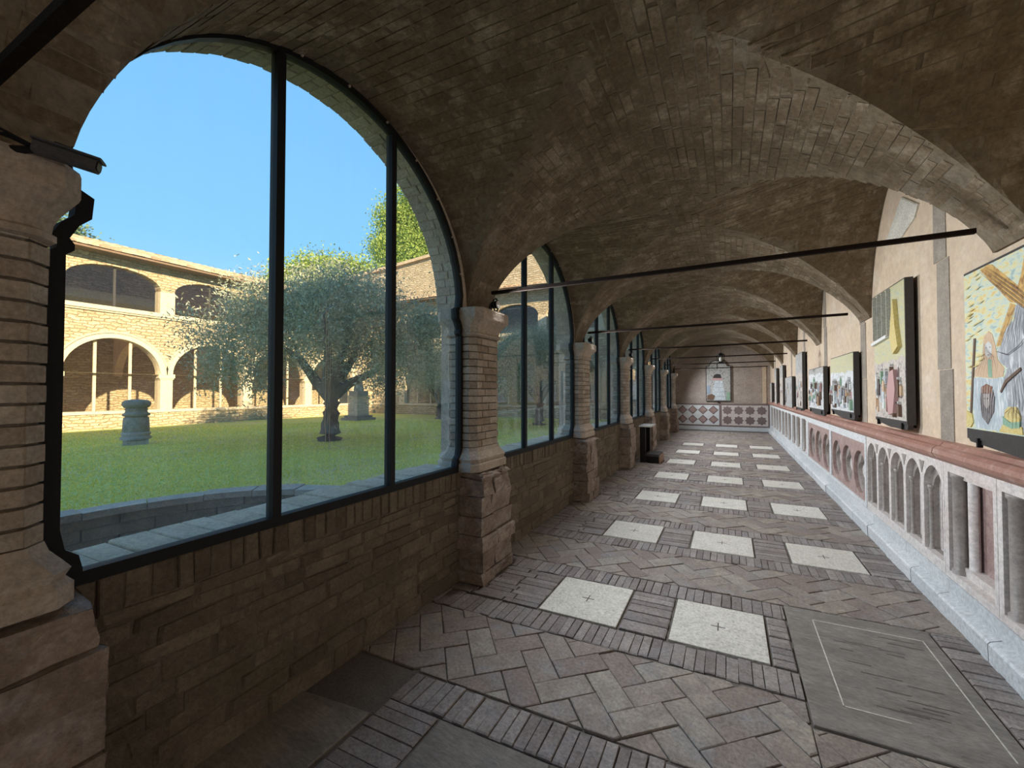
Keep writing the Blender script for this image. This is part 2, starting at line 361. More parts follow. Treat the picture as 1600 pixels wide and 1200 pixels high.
for i in range(-3, 9):
    R = R0 + RP * i
    if R - .6 > Y_END: break
    last = i > 6
    if last:
        herring(FX0, FX1, R - .52, min(R + .5, Y_END)); 
        if R + .5 < Y_END: brick_run(FX0, FX1, R + .5, min(R + 1.14, Y_END), 'y', .06)
        continue
    if i == 0:      # a large worn ledger slab lies at the right of this row
        brick_run(FX0, .33, R + .29, R + .5, 'y'); brick_run(FX0, .33, R - .51, R - .29, 'y')
        brick_run(FX0, -1.25, R - .28, R + .28, 'x'); brick_run(-.67, -.37, R - .28, R + .28, 'x'); brick_run(.21, .33, R - .28, R + .28, 'x', L=.12)
        brick_run(1.14, FX1, 2.30, R + .5, 'x', L=.2)
        cols = SX[:2]
    elif i == -1:
        brick_run(-1.56, FX1, R + .29, R + .50, 'y'); brick_run(FX0, FX1, R - .51, R - .29, 'y')
        brick_run(-1.56, -1.25, R - .28, R + .28, 'x', L=.31); brick_run(-.67, -.37, R - .28, R + .28, 'x'); brick_run(.21, .49, R - .28, R + .28, 'x'); brick_run(1.07, FX1, R - .28, R + .28, 'x')
        cols = SX
    else:
        brick_run(FX0, FX1, R + .29, R + .50, 'y'); brick_run(FX0, FX1, R - .51, R - .29, 'y')
        for x0, x1 in ((FX0, -1.25), (-.67, -.37), (.21, .49), (1.07, FX1)): brick_run(x0, x1, R - .28, R + .28, 'x')
        cols = SX
    for x in cols: slabs.append((x, R, i))
    if i == 0: herring(FX0, FX1, R + .51, R + RP - .52)
    elif i == -1: herring(FX0, .33, R + .51, R + RP - .52); herring(.33, FX1, R + .51, 2.29)
    else: herring(FX0, FX1, R + .51, R + RP - .52)
pieces('tile', tiles, M['tile'], floor, 300, one='tiles_beyond')
pieces('brick', bricks, M['fbrick'], floor, 300, one='bricks_beyond')
for x, R, i in slabs:
    b = MB(); e = HS - .004
    b.piece([(x - e, R - e), (x + e, R - e + rnd.uniform(-.008, .008)), (x + e, R + e), (x - e, R + e)], -.02, .004, .003, fz, rnd.random() if i != -1 else .1)
    o = b.build('stone_slab', M['slab'] if i != -1 else M['dslab'], floor)
    if -1 < i < 5:
        b = MB(); b.box(x - .045, x + .045, R - .0035, R + .0035, .003, .0052, .2); b.box(x - .0035, x + .0035, R - .05, R + .05, .003, .0053, .2)
        b.build('engraved_cross', M['grout'], o)
b = MB(); b.piece([(-2.04, .78), (-1.58, .78), (-1.57, 1.50), (-2.04, 1.46)], -.02, .006, .006, fz, .9); b.build('stone_slab', M['dslab'], floor, label='plain tan stone slab against the parapet')
# the ledger slab with its inlaid border
b = MB(); b.piece([(.34, 2.31), (1.13, 2.30), (1.13, 3.49), (.34, 3.49)], -.02, .003, .004, fz, .6)
led = b.build('ledger_slab', M['dslab'], floor, label='large worn dark slab with a thin pale inlaid border')
b = MB()
for x0, x1, y0, y1 in ((.49, .496, 2.5, 3.35), (1.06, 1.066, 2.42, 3.35), (.49, 1.066, 3.345, 3.352), (.49, .75, 2.5, 2.506)): b.box(x0, x1, y0, y1, .001, .0045, .5)
b.build('inlaid_border', M['slab'], led)
b = MB()
for k in range(16):
    x = rnd.uniform(.52, .9); y = rnd.uniform(2.55, 3.3); L = rnd.uniform(.05, .2)
    b.box(x, min(x + L, 1.04), y, y + rnd.uniform(.003, .008), .001, .0042, .1)
b.build('worn_groove', M['grout'], led)

# ------------------------------------------------------------------ left arcade wall: openings, parapet stones, upper storey
def arch_hole(yc, r, z0, zs, n=28, rise=None):
    rise = rise or r
    return [(yc - r, z0), (yc + r, z0)] + [(yc + r * math.cos(PI * i / n), zs + rise * math.sin(PI * i / n)) for i in range(n + 1)]
BAYS = [YK(k) + P / 2 for k in range(-2, NP)] 
wall_l = thing('wall_left', 'stone parapet and arcade wall on the courtyard side', '', (XL, 0, 0), kind='structure')
lf = lambda a, z, w: (XL - w, a, z)
b = MB()
def arcade_hole(y, r): return [(y - r - .05, SILL - .03), (y + r + .05, SILL - .03), (y + r + .05, SPR)] + arch_hole(y, r, 0, SPR)[2:] + [(y - r - .05, SPR)]
holes = [arcade_hole(y, RAD) for y in BAYS] + [arcade_hole(YK(NP) + .23 + 1.0, 1.0)]
# pier bricks below the springing line are the pillars' own; the wall keeps the parapet, the spandrels and the upper storey
b.holed([(Y_BACK, -.3), (Y_END + .5, -.3), (Y_END + .5, 6.9), (Y_BACK, 6.9)], holes, lf, .0, .235)
b.box(XL - .33, XL + .001, Y_BACK, Y_END + .5, -.5, SILL - .05, .5, 1)
b.build('masonry_core', [M['outer'], M['parmortar']], wall_l)
b = MB(); b.box(XL - 1.2, XL + 5.0, Y_BACK, Y_END + 1.5, 6.9, 7.1); b.box(XL - 1.2, XL - .3, Y_BACK, Y_END + 1.5, 6.8, 6.9)
b.build('eave', M['tiles'], wall_l)
stones = []
lw = lambda a, z, w: (XL + w, a, z)
def near_w(y, z, s): return near(XL, y, z, s)
def quad(y0, y1, z0, z1, j=.006):
    r = lambda: rnd.uniform(-j, j)
    g = .003
    return [(y0 + g + r(), z0 + g + r()), (y1 - g + r(), z0 + g + r()), (y1 - g + r(), z1 - g + r()), (y0 + g + r(), z1 - g + r())]
for k in range(-1, NP + 1):
    ya, yb = YK(k) + .2, min(YK(k + 1) - .2, Y_END)
    z = -.01
    while z < .76:
        h = min(rnd.choice((.06, .07, .08, .10, .12)), .78 - z)
        if h < .04: break
        y = ya
        while y < yb - .03:
            L = rnd.uniform(.12, .34) * (1.2 if h > .09 else .9)
            L = min(L, yb - y)
            if yb - y - L < .06: L = yb - y
            q = quad(y, y + L, z, z + h, .009); t = rnd.random(); pr = rnd.uniform(.003, .013)
            stones.append((near_w(y + L / 2, z, math.sqrt(L * h)), lambda b, q=q, t=t, pr=pr: b.piece(q, -.02, pr, .01, lw, t, jw=.005)))
            y += L
        z += h
    y = ya
    while y < yb - .03:
        L = rnd.uniform(.055, .085); q = quad(y, min(y + L, yb), .78, .925, .006); t = rnd.random() * .8; pr = rnd.uniform(.004, .016)
        stones.append((near_w(y, .85, .1), lambda b, q=q, t=t, pr=pr: b.piece(q, -.02, pr, .008, lw, t)))
        y += L
pieces('stone', stones, M['wallstone'], wall_l, 300, one='stones_beyond')
vs_ = []
for k in range(0, NP):
    yc = YK(k) + P / 2; n = 52
    for i in range(n):
        a0, a1 = PI * i / n, PI * (i + .88) / n
        for x0, x1 in (((-.002, .13), (.137, .238)) if i % 2 else ((-.002, .09), (.097, .238))):
            t = rnd.random(); pr = rnd.uniform(.004, .012)
            q = [(a0, x0), (a1, x0), (a1, x1), (a0, x1)]
            vs_.append((near(XL - .1, yc + math.cos(a0), SPR + math.sin(a0), .1), lambda b, q=q, t=t, pr=pr, yc=yc: b.piece(q, -.01, pr, .003, lambda a, c, w: (XL - c, yc + (RAD - w) * math.cos(a), SPR + (RAD - w) * math.sin(a)), t)))
pieces('voussoir_brick', vs_, M['outer'], wall_l, 120, one='voussoir_bricks_beyond')
# outside sill bricks seen through the first panes
sb = []
for k in range(0, NP):
    y = YK(k) + .24
    while y < YK(k + 1) - .25:
        L = rnd.uniform(.10, .2); t = rnd.random()
        q = [(y, -.34), (y + L - .008, -.345 + rnd.uniform(-.01, .01)), (y + L - .008, -.05), (y, -.05)]
        sb.append((near(XL - .2, y, .9, .15), lambda b, q=q, t=t: b.piece(q, SILL - .06, SILL - .012 + rnd.uniform(-.008, .008), .008, lambda a, c, w: (XL + c, a, w), t)))
        y += L
M['sillstone'] = mat('pale sill stone', (.80, .66, .48), (.88, .76, .58), 9, .4, bump=.7, bscale=40)
pieces('sill_stone', sb, M['sillstone'], wall_l, 60, one='sill_stones_beyond')

# ------------------------------------------------------------------ vault
XC, VA, VB = -.30, 1.70, 1.16
CW = P / 2 - .19; CO = .06
def spring(x): return SPR + .02 + max(0, min(1, (x + 1.9) / 3.3)) * .12
def barrel(x):
    q = 1 - ((x - XC) / VA) ** 2; s = spring(x)
    return s + (3.46 - s) * q ** (.8 if x > XC else .6) if q > 0 else s
def crown(x): return 3.46 + max(0, (x - XC) / 1.7) * .38
def cell(x, y):
    k = math.floor((y - CO - YK(0)) / P); yc = YK(0) + (k + .5) * P + CO; q = 1 - ((y - yc) / CW) ** 2; s = spring(x)
    if y > YK(NP) + .3: q = 1 - ((y - (YK(NP) + .17 + CW)) / CW) ** 2
    return s + (crown(x) - s) * math.sqrt(q) if q > 0 else -9
def vz(x, y): return max(barrel(x), cell(x, y))
ceil = thing('ceiling', 'low groin vaults of rough brown brick', '', (0, 0, 3.4), kind='structure')
xs = sorted(set([-2.02, -1.99, XR + .02] + [XC + VA * math.sin(t) for t in np.linspace(-PI / 2, PI / 2, 58) if XC + VA * math.sin(t) < XR + .01]))
ys = []
for k in range(-3, NP + 1):
    yc = YK(k) + P / 2 + CO
    ys += [yc + CW * math.sin(t) for t in np.linspace(-PI / 2, PI / 2, 56)]
ys = [y for y in ys if Y_BACK < y < Y_END] + [Y_BACK, Y_END]; ys = sorted(ys)
b = MB(); nx = len(xs)
b.add([(x, y, vz(x, y)) for y in ys for x in xs], [(j * nx + i, j * nx + i + 1, (j + 1) * nx + i + 1, (j + 1) * nx + i) for j in range(len(ys) - 1) for i in range(nx - 1)], .5)
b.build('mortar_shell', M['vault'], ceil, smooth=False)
b = MB(); b.box(-2.3, 1.8, Y_BACK - .3, Y_END + .5, 4.3, 4.5, .5); b.build('upper_floor_slab', M['vault'], ceil)
vb = []
def vpiece(q, fam, t, pr):
    def fn(a, c, w):
        x, y = a, c
        x = max(-1.995, min(XR + .01, x))
        return (x, y, vz(x, y) + .02 - w)
    def draw(b):
        V = [fn(a, c, 0) for a, c in q] ; n = 4
        cx = sum(p[0] for p in q) / 4; cy = sum(p[1] for p in q) / 4; k = .94
        V += [fn(cx + (a - cx) * k, cy + (c - cy) * k, .02 + pr) for a, c in q]
        b.add(V, [(4, 5, 6, 7)] + [(i, (i + 1) % 4, 4 + (i + 1) % 4, 4 + i) for i in range(4)], t)
    return draw
# barrel courses: long side along the walk, rows stepped round the arc
th = -PI / 2 + .04; row = 0
while th < PI / 2 - .02:
    x = XC + VA * math.sin(th); dth = .062 / math.hypot(VA * math.cos(th), 1.15 * math.sin(th)); x2 = XC + VA * math.sin(min(th + dth * .93, PI / 2))
    if x2 > XR: break
    y = Y_BACK + 2 + (row % 2) * .13
    while y < 12.5:
        L = rnd.uniform(.22, .29); xm = (x + x2) / 2; ym = y + L / 2
        if barrel(xm) >= cell(xm, ym) - .004 and barrel(xm) > spring(xm) + .01:
            q = [(x, y), (x2, y), (x2, y + L - .012), (x, y + L - .012)]
            vb.append((near(xm, ym, vz(xm, ym), .13), vpiece(q, 0, rnd.random(), rnd.uniform(.001, .006))))
        y += L
    th += dth; row += 1
# cell courses: long side across the walk
for k in range(-1, 4):
    yc = YK(k) + P / 2 + CO; th = -PI / 2 + .05; row = 0
    while th < PI / 2 - .04:
        y = yc + CW * math.sin(th); dth = .062 / CW; y2 = yc + CW * math.sin(min(th + dth * .93, PI / 2))
        x = -1.995 + (row % 2) * .12
        while x < XR:
            L = rnd.uniform(.22, .29); xm = x + L / 2; ym = (y + y2) / 2
            if cell(xm, ym) > barrel(xm) + .004 and xm < XR:
                q = [(x, y), (min(x + L - .012, XR), y), (min(x + L - .012, XR), y2), (x, y2)]
                vb.append((near(xm, ym, vz(xm, ym), .13), vpiece(q, 1, rnd.random(), rnd.uniform(.001, .006))))
            x += L
        th += dth; row += 1
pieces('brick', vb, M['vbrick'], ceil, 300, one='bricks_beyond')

# ------------------------------------------------------------------ pillars of the arcade
def ring(xa, xb, yc, hw, ch, z):
    """plan of the chamfered pier at height z"""
    c2 = ch * 2
    return [(xa, yc - hw + c2, z), (xa + c2, yc - hw, z), (xb - ch, yc - hw, z), (xb, yc - hw + ch, z), (xb, yc + hw - ch, z), (xb - ch, yc + hw, z), (xa + c2, yc + hw, z), (xa, yc + hw - c2, z)]
WHERE = {0: 'nearest brick pillar, cut by the left edge of the picture, under the security camera', 1: 'first full brick pillar at the right end of the largest window',
         2: 'second full brick pillar, between the second and third windows', 3: 'third full brick pillar, in front of the black prayer kneeler',
         4: 'fourth full brick pillar, just behind the black prayer kneeler', 5: 'fifth full brick pillar, last but one before the end wall',
         6: 'farthest small brick pillar beside the end wall dado', -1: 'brick pillar behind the viewer', 7: 'x'}
for k in range(-1, NP + 1):
    yc = YK(k); XI = -1.87; XO = -2.21
    t = thing('pillar', WHERE[k], 'pillar', (-1.95, yc, 0), 'pillars of the left arcade')
    HW = .215 if k else .19
    # pedestal of rough stones
    core = MB(); core.box(-2.05, -1.80, yc - .20, yc + .22, 0, .90, .4); core.build('pedestal_core', M['rough'], t)
    st = []
    z = 0
    while z < (.92 if k else .965):
        h = min(rnd.uniform(.10, .19), (.93 if k else .975) - z)
        if h < .05: break
        wdt = (.235 if k else .265) + rnd.uniform(-.015, .02) * (1 if k else .4); xf = -1.775 + rnd.uniform(-.02, .02); cut = rnd.uniform(-.08, .1)
        top = z + h > .85
        for y0, y1 in ((yc - wdt + .0, yc + cut), (yc + cut + .006, yc + wdt + .02)):
            j = .012
            v = [(x + rnd.uniform(-j, j), y + rnd.uniform(-j, j), zz + rnd.uniform(-.004, .004)) for x in (-2.03, xf) for y in (y0, y1) for zz in (z + .003, z + h - .003)]
            if top: v[7] = (v[7][0] - .03, v[7][1] - .02, v[7][2] - rnd.uniform(.01, .05)); v[5] = (v[5][0] - .02, v[5][1] + .02, v[5][2] - rnd.uniform(.0, .04))
            tt = rnd.random()
            def dr(b, v=v, tt=tt):
                # subdivided rough block
                P0, P1, P2, P3, P4, P5, P6, P7 = [Vector(p) for p in v]
                def face(a, bb, c, d, n=5):
                    o = []
                    for i in range(n + 1):
                        for q in range(n + 1):
                            p = a.lerp(bb, i / n).lerp(d.lerp(c, i / n), q / n)
                            e = .008 if 0 < i < n and 0 < q < n else .003
                            o.append((p.x + rnd.uniform(-e, e), p.y + rnd.uniform(-e, e), p.z + rnd.uniform(-e, e)))
                    b.add(o, [(i * (n + 1) + q, (i + 1) * (n + 1) + q, (i + 1) * (n + 1) + q + 1, i * (n + 1) + q + 1) for i in range(n) for q in range(n)], tt)
                face(P4, P6, P7, P5); face(P0, P4, P5, P1); face(P2, P6, P7, P3); face(P1, P5, P7, P3)
            st.append((near(-1.8, (y0 + y1) / 2, z, .2), dr))
        z += h
    pieces('stone', st, M['rough'], t, 40 if k < 3 else 0, one='rough_stones')
    # moulded base, shaft and capital
    b = MB(); rg = []
    for e, z in ((.055, .925), (.055, .985), (.04, 1.005), (.05, 1.03), (.035, 1.055), (.012, 1.09), (.004, 1.12)): rg.append(ring(XO - e, XI + e, yc, HW + e, .05, z))
    b.loft(rg, .6); b.build('base', M['pstone'], t, smooth=False)
    b = MB(); b.loft([ring(XO + .01, XI - .01, yc, HW - .01, .05, 1.10), ring(XO + .01, XI - .01, yc, HW - .01, .05, 2.10)], .2); b.build('shaft_core', M['mortar'], t)
    br = []
    z = 1.12; row = 0
    while z < 2.075:
        h = .062
        segs = [('x', XI, yc - HW + .05, yc + HW - .05), ('n', 0, 0, 0), ('s', 0, 0, 0), ('f', yc - HW, XO + .10, XI - .05), ('g', yc + HW, XO + .10, XI - .05)]
        for kind, a0, a1, a2 in segs:
            zz0, zz1 = z + .004, z + h - .004
            pr = rnd.uniform(-.002, .004)
            if kind == 'x':
                c = rnd.uniform(.35, .65) if row % 2 else rnd.uniform(.2, .3)
                m_ = a1 + (a2 - a1) * c
                for u0, u1 in ((a1, m_ - .004), (m_ + .004, a2)):
                    br.append((near(XI, yc, z, math.sqrt(h * (u1 - u0))), lambda b, u0=u0, u1=u1, zz0=zz0, zz1=zz1, pr=pr, tt=rnd.random(): b.piece([(u0, zz0), (u1, zz0), (u1, zz1), (u0, zz1)], -.02, pr, .004, lambda a, c, w: (XI + w, a, c), tt)))
            elif kind in 'ns':
                sg = -1 if kind == 'n' else 1
                for xc_, sx in ((XI, 1), (XO, -1)):
                    cc = .05 if sx > 0 else .10
                    def fn(a, c, w, sg=sg, xc_=xc_, sx=sx, cc=cc): 
                        return (xc_ - sx * cc + sx * a * cc + sx * w * .7, yc + sg * (HW - a * cc) + sg * w * .7, c)
                    br.append((near(xc_, yc, z, .05), lambda b, fn=fn, zz0=zz0, zz1=zz1, pr=pr, tt=rnd.random(): b.piece([(0, zz0), (1, zz0), (1, zz1), (0, zz1)], -.01, pr, .0, fn, tt)))
            else:
                yy = a0; sg = -1 if kind == 'f' else 1; m_ = a1 + (a2 - a1) * (.35 if row % 2 else .6)
                for u0, u1 in ((a1, m_ - .004), (m_ + .004, a2)):
                    br.append((near(-2.1, yy, z, math.sqrt(h * (u1 - u0))), lambda b, u0=u0, u1=u1, zz0=zz0, zz1=zz1, pr=pr, yy=yy, sg=sg, tt=rnd.random(): b.piece([(u0, zz0), (u1, zz0), (u1, zz1), (u0, zz1)], -.02, pr, .004, lambda a, c, w: (a, yy + sg * w, c), tt)))
        z += h + .001; row += 1
    pieces('brick', br, M['brick'], t, 150 if k in (0, 1, 2) else 0, one='shaft_bricks')
    b = MB(); rg = []
    for e, z in ((.004, 2.075), (.022, 2.08), (.022, 2.10), (.008, 2.11), (.012, 2.135), (.03, 2.165), (.06, 2.195), (.08, 2.215), (.085, 2.225), (.085, 2.295), (.08, 2.31)):
        rg.append(ring(XO - e * .8, XI + e, yc, HW + e * .5, .05, z))
    b.loft(rg, .5); b.build('capital', M['pstone'], t)

# ------------------------------------------------------------------ glazed windows of the arcade (steel frames, panes)
def opening(yc, r, e, z0, zs, n=30):
    """outline of the steel frame, dodging the bases and capitals; e = inset"""
    pts = []
    R_ = r - e
    prof = [(z0 + e, -.055), (z0 + .04, -.055), (z0 + .09, -.045), (z0 + .12, -.012), (1.13, 0), (2.07, 0), (2.09, -.02), (2.11, -.02), (2.13, -.008), (2.18, -.03), (2.215, -.06), (2.29, -.065), (2.315, -.02)]
    right = [(yc + R_ + d, z) for z, d in prof]
    arc = [(yc + R_ * math.cos(PI * i / n), zs + R_ * math.sin(PI * i / n)) for i in range(1, n)]
    left = [(yc - R_ - d, z) for z, d in reversed(prof)]
    return right + arc + left
for k in range(-1, NP + 1):
    yc = YK(k) + P / 2; r = RAD
    if k == NP: yc = YK(NP) + .23 + 1.0; r = 1.0
    wn_ = bpy.data.objects.new('window_%d' % (k + 2), None); COL.objects.link(wn_); wn_.location = W((XL, yc, SILL)); wn_['kind'] = 'structure'
    wn_['label'] = 'glazed arch opening with black steel frame'
    b = MB(); xf = -2.0
    b.holed(opening(yc, r, -.012, SILL - .035, SPR), [opening(yc, r, .030, SILL - .03, SPR)], lambda a, z, w: (xf + w, a, z), -.03, .022)
    b.build('window_frame', M['iron'], wn_)
    def ztop(y, e=.03): return SPR + math.sqrt(max(0, (r - e) ** 2 - (y - yc) ** 2))
    m1, m2 = yc - r + (.75 if k != NP else .65), yc - r + (1.51 if k != NP else 1.3)
    for y in (m1, m2):
        b = MB(); b.box(xf - .03, xf + .022, y - .021, y + .021, SILL, ztop(y), .5); b.build('mullion', M['iron'], wn_)
    op = opening(yc, r, .028, SILL - .03, SPR)
    for y0, y1 in ((yc - r, m1), (m1, m2), (m2, yc + r)):
        pl = clip(op, y0, y1, 0, 9)
        b = MB(); b.holed(pl, [], lambda a, z, w: (xf - .008 + w, a, z), 0, .006)
        # single sheet: keep only the front face
        b2 = MB(); nn = len(pl); ntri = len(tessellate_polygon([[Vector((a, z, 0)) for a, z in pl]]))
        b2.v = b.v[:nn]; b2.f = b.f[:ntri]; b2.t = b.t[:ntri]; b2.m = b.m[:ntri]
        b2.build('pane', M['glass'], wn_)
    b = MB()
    for i in range(1, 12):
        a = PI * i / 12
        b.lathe([(.007, 0), (.009, .004), (.006, .012)], (xf + .022, yc + (r - .006) * math.cos(a), SPR + (r - .006) * math.sin(a)), 6, axis='x')
    b.build('bolts', M['pstone'], wn_, kind='stuff')

win = [o for o in bpy.data.objects if o.name == 'window_2'][0]
M['limescale'] = mat('dried limescale', (.62, .60, .52), (.7, .68, .6), 20, .2, bump=0)
for y0, zt, zb, wd in ((1.585, 2.06, 1.30, .0022), (1.60, 2.02, 1.42, .0016), (1.612, 1.86, 1.26, .0018)):
    b = MB(); n = 14; pts = [(y0 + rnd.uniform(-.003, .003), zt + (zb - zt) * i / n) for i in range(n + 1)]
    V = [(-2.004, y + s_ * wd * (.5 + rnd.random()), z) for y, z in pts for s_ in (-1, 1)]
    b.add(V, [(2 * i, 2 * i + 1, 2 * i + 3, 2 * i + 2) for i in range(n)], .5); b.build('dried_drip', M['limescale'], win)
t = thing('paper_scrap', 'small crumpled white paper scrap on the outer sill near the first full pillar', 'paper', (-2.12, 2.66, .965))
b = MB(); vv = [(-2.12 + rnd.uniform(-.02, .02) + .03 * i, 2.64 + .022 * j + rnd.uniform(-.006, .006), .968 + rnd.uniform(0, .018)) for i in range(3) for j in range(4)]
b.add(vv, [(i * 4 + j, i * 4 + j + 1, i * 4 + j + 5, i * 4 + j + 4) for i in range(2) for j in range(3)], .9); b.build('crumpled_sheet', M['white'], t)

# ------------------------------------------------------------------ right wall: plaster, stone strips, red rail, carved dado, plinth
wall_r = thing('wall_right', 'warm plaster wall with grey stone strips', '', (XR, 0, 0), kind='structure')
b = MB(); b.box(XR, XR + .3, Y_BACK, Y_END + .3, 1.0, 4.4, .5); b.build('plaster_face', M['plaster'], wall_r)
b = MB(); b.box(1.56, XR + .3, Y_BACK, Y_END + .3, -.2, 1.05, .5); b.build('masonry_core', M['mortar'], wall_r)
rf = lambda a, z, w: (XR - w, a, z)
for s0 in (4.0, 6.0, 8.05, 10.1, 12.1, 14.1, 16.1):
    z = 1.20; wd = .20
    while z < 3.4:
        h = rnd.uniform(.45, .9); o = rnd.uniform(-.012, .012); y = s0 - .14 + (z - 1.2) * .04
        b = MB(); b.piece([(y + o, z), (y + wd + o, z), (y + wd + o + rnd.uniform(-.02, .02), z + h - .006), (y + o, z + h - .006)], -.02, .006, .003, rf, rnd.random())
        b.build('stone_block', M['greystone'], wall_r); z += h
# whitish patch of old plaster high on the wall
b = MB(); b.piece([(4.70, 3.40), (4.36, 3.19), (4.44, 3.10), (4.80, 3.02), (5.1, 3.12)], 0, .02, .01, rf, .9); b.build('plaster_patch', M['slab'], wall_r)

trim = thing('trim_1', 'red marble rail above the carved dado', '', (1.38, 0, 1.1), kind='structure')
prof = [(1.43, 1.235), (1.375, 1.225), (1.355, 1.20), (1.335, 1.195), (1.315, 1.175), (1.31, 1.145), (1.325, 1.115), (1.35, 1.10), (1.365, 1.085), (1.43, 1.08)]
y = Y_BACK
while y < Y_END:
    L = rnd.uniform(.9, 1.6); L = min(L, Y_END - y)
    b = MB(); dx = rnd.uniform(-.002, .002)
    b.loft([[(x + dx, yy, z) for x, z in prof] for yy in (y + .002, y + L - .002)], rnd.random()); b.build('rail_length', M['redmarble'], trim); y += L
base = thing('baseboard_right', 'white marble plinth courses under the dado', '', (1.35, 0, 0), kind='structure')
y = Y_BACK
while y < Y_END:
    L = min(rnd.uniform(.45, .75), Y_END - y); e = .004; dx = rnd.uniform(-.006, .004)
    b = MB(); b.loft([[(1.325 + dx, yy, -.02), (1.322 + dx, yy, .105), (1.332 + dx, yy, .118), (1.385, yy, .140), (1.5, yy, .140), (1.5, yy, -.02)] for yy in (y + e, y + L - e)], rnd.random())
    b.build('plinth_block', M['bmarble'], base); y += L
y = Y_BACK
while y < Y_END:
    L = min(rnd.uniform(.5, 1.0), Y_END - y)
    b = MB(); b.piece([(y + .003, .143), (y + L - .003, .143), (y + L - .003, .245), (y + .003, .245)], -.1, rnd.uniform(.0, .004), .003, lambda a, z, w: (1.378 - w, a, z), rnd.random()); b.build('course_block', M['bmarble'], base); y += L

DX = 1.385
df = lambda a, z, w: (DX + w, a, z)
def circ(yc, zc, r, n=24): return [(yc + r * math.cos(2 * PI * i / n), zc + r * math.sin(2 * PI * i / n)) for i in range(n)]
def quatre(yc, zc, r, n=40, k=4, d=.17): return [(yc + r * (1 + d * math.cos(k * 2 * PI * i / n)) * math.cos(2 * PI * i / n), zc + r * (1 + d * math.cos(k * 2 * PI * i / n)) * math.sin(2 * PI * i / n)) for i in range(n)]
def lancet(yc, hw, z0, zs, za, n=9):
    R = ((za - zs) ** 2 + hw ** 2) / (2 * hw); a = math.asin((za - zs) / R); pts = [(yc - hw, z0), (yc + hw, z0)]
    pts += [(yc + hw - R + R * math.cos(a * i / n), zs + R * math.sin(a * i / n)) for i in range(n + 1)]
    pts += [(yc - hw + R - R * math.cos(a * i / n), zs + R * math.sin(a * i / n)) for i in range(n - 1, -1, -1)]
    return pts
def rect(y0, y1, z0, z1): return [(y0, z0), (y1, z0), (y1, z1), (y0, z1)]
PZ0, PZ1 = .248, 1.078
def dado(label, y0, y1, mat_face='marble'):
    t = thing('dado_panel', label, 'panel', (DX, (y0 + y1) / 2, PZ0), 'carved dado panels of the right wall'); return t
SK1 = SKEW * DX
def rect_panel(label, cuts, y0, y1, mt='pinkmarble', fc='marble'):
    y0 -= SK1; y1 -= SK1; t = dado(label, y0, y1)
    hs = [(a - SK1, c - SK1) for a, c in cuts]
    b = MB(); b.holed(rect(y0 + .002, y1 - .002, PZ0, PZ1), [rect(a, c, .30, 1.015) for a, c in hs], df, 0, .17, .7); b.build('frame_slab', M[fc], t)
    for a, c in hs:
        b = MB(); b.holed(rect(a, c, .30, 1.015), [rect(a + .10, c - .03, .36, .97)], df, .05, .13, .5); b.build('inner_frame', M['marble'], t)
        b = MB(); b.box(DX + .12, DX + .16, a, c, .3, 1.015, .4); b.build('marble_infill', M[mt], t)
        for ye in (c - .045,):
            b = MB(); b.lathe([(.048, .30), (.048, .325), (.038, .335), (.038, .975), (.048, .985), (.048, 1.013)], (DX + .045, ye, 0), 12, .5); b.build('colonnette', M['greymarble'], t, smooth=True)
        b = MB(); b.lathe([(.03, .36), (.03, .97)], (DX + .085, c - .125, 0), 10, .9); b.build('slim_colonnette', M['marble'], t, smooth=True)
def arch_panel(label, n, y0, y1):
    y0 -= SK1; y1 -= SK1; t = dado(label, y0, y1); p = (y1 - y0) / n; cs = [y0 + p * (i + .5) for i in range(n)]
    b = MB(); b.holed(rect(y0 + .002, y1 - .002, PZ0, PZ1), [lancet(c, p * .43, .33, .84, 1.02) for c in cs], df, 0, .05, .7); b.build('arcade_slab', M['marble'], t)
    for c in cs:
        b = MB(); b.holed(lancet(c, p * .45, .325, .84, 1.03), [lancet(c, p * .33, .335, .80, .955)], df, .045, .085, .5); b.build('arch_moulding', M['greymarble'], t)
        b = MB(); b.holed(lancet(c, p * .36, .33, .80, .97), [lancet(c, p * .22, .345, .76, .90)], df, .08, .12, .5); b.build('inner_arch', M['marble'], t)
        b = MB(); b.box(DX + .115, DX + .16, c - p * .4, c + p * .4, .33, .98, rnd.random()); b.build('marble_infill', M['pinkmarble'], t)
        for s in (-1, 1):
            b = MB(); b.lathe([(.022, .33), (.022, .35), (.016, .36), (.016, .80), (.024, .82), (.024, .84)], (DX + .04, c + s * p * .38, 0), 10, .6); b.build('colonnette', M['greymarble'], t, smooth=True)
    for i in range(n - 1):
        b = MB(); yy = y0 + p * (i + 1)
        b.piece([(yy - .045, 1.03), (yy, .93), (yy + .045, 1.03)], 0, .004, .001, lambda a, z, w: (DX - w, a, z), .4); b.build('spandrel_inlay', M['greymarble'], t)
def round_panel(label, y0, y1, n=3):
    y0 -= SK1; y1 -= SK1; t = dado(label, y0, y1); p = (y1 - y0 - .1) / n; cs = [y0 + .05 + p * (i + .5) for i in range(n)]
    b = MB(); b.holed(rect(y0 + .002, y1 - .002, PZ0, PZ1), [rect(y0 + .06, y1 - .05, .295, .985)], df, -.005, .04, .8); b.build('frame_slab', M['bmarble'], t)
    b = MB(); b.holed(rect(y0 + .05, y1 - .04, .29, .99), [circ(c, .61, p * .45) for c in cs], df, .01, .06, .7); b.build('pierced_slab', M['pinkmarble'], t)
    for c in cs:
        b = MB(); b.holed(circ(c, .61, p * .46), [quatre(c, .61, p * .33)], df, .05, .095, .6); b.build('tracery_ring', M['greymarble'], t)
        b = MB(); b.box(DX + .09, DX + .15, c - p * .46, c + p * .46, .34, .9, .9); b.build('marble_infill', M['marble'], t)
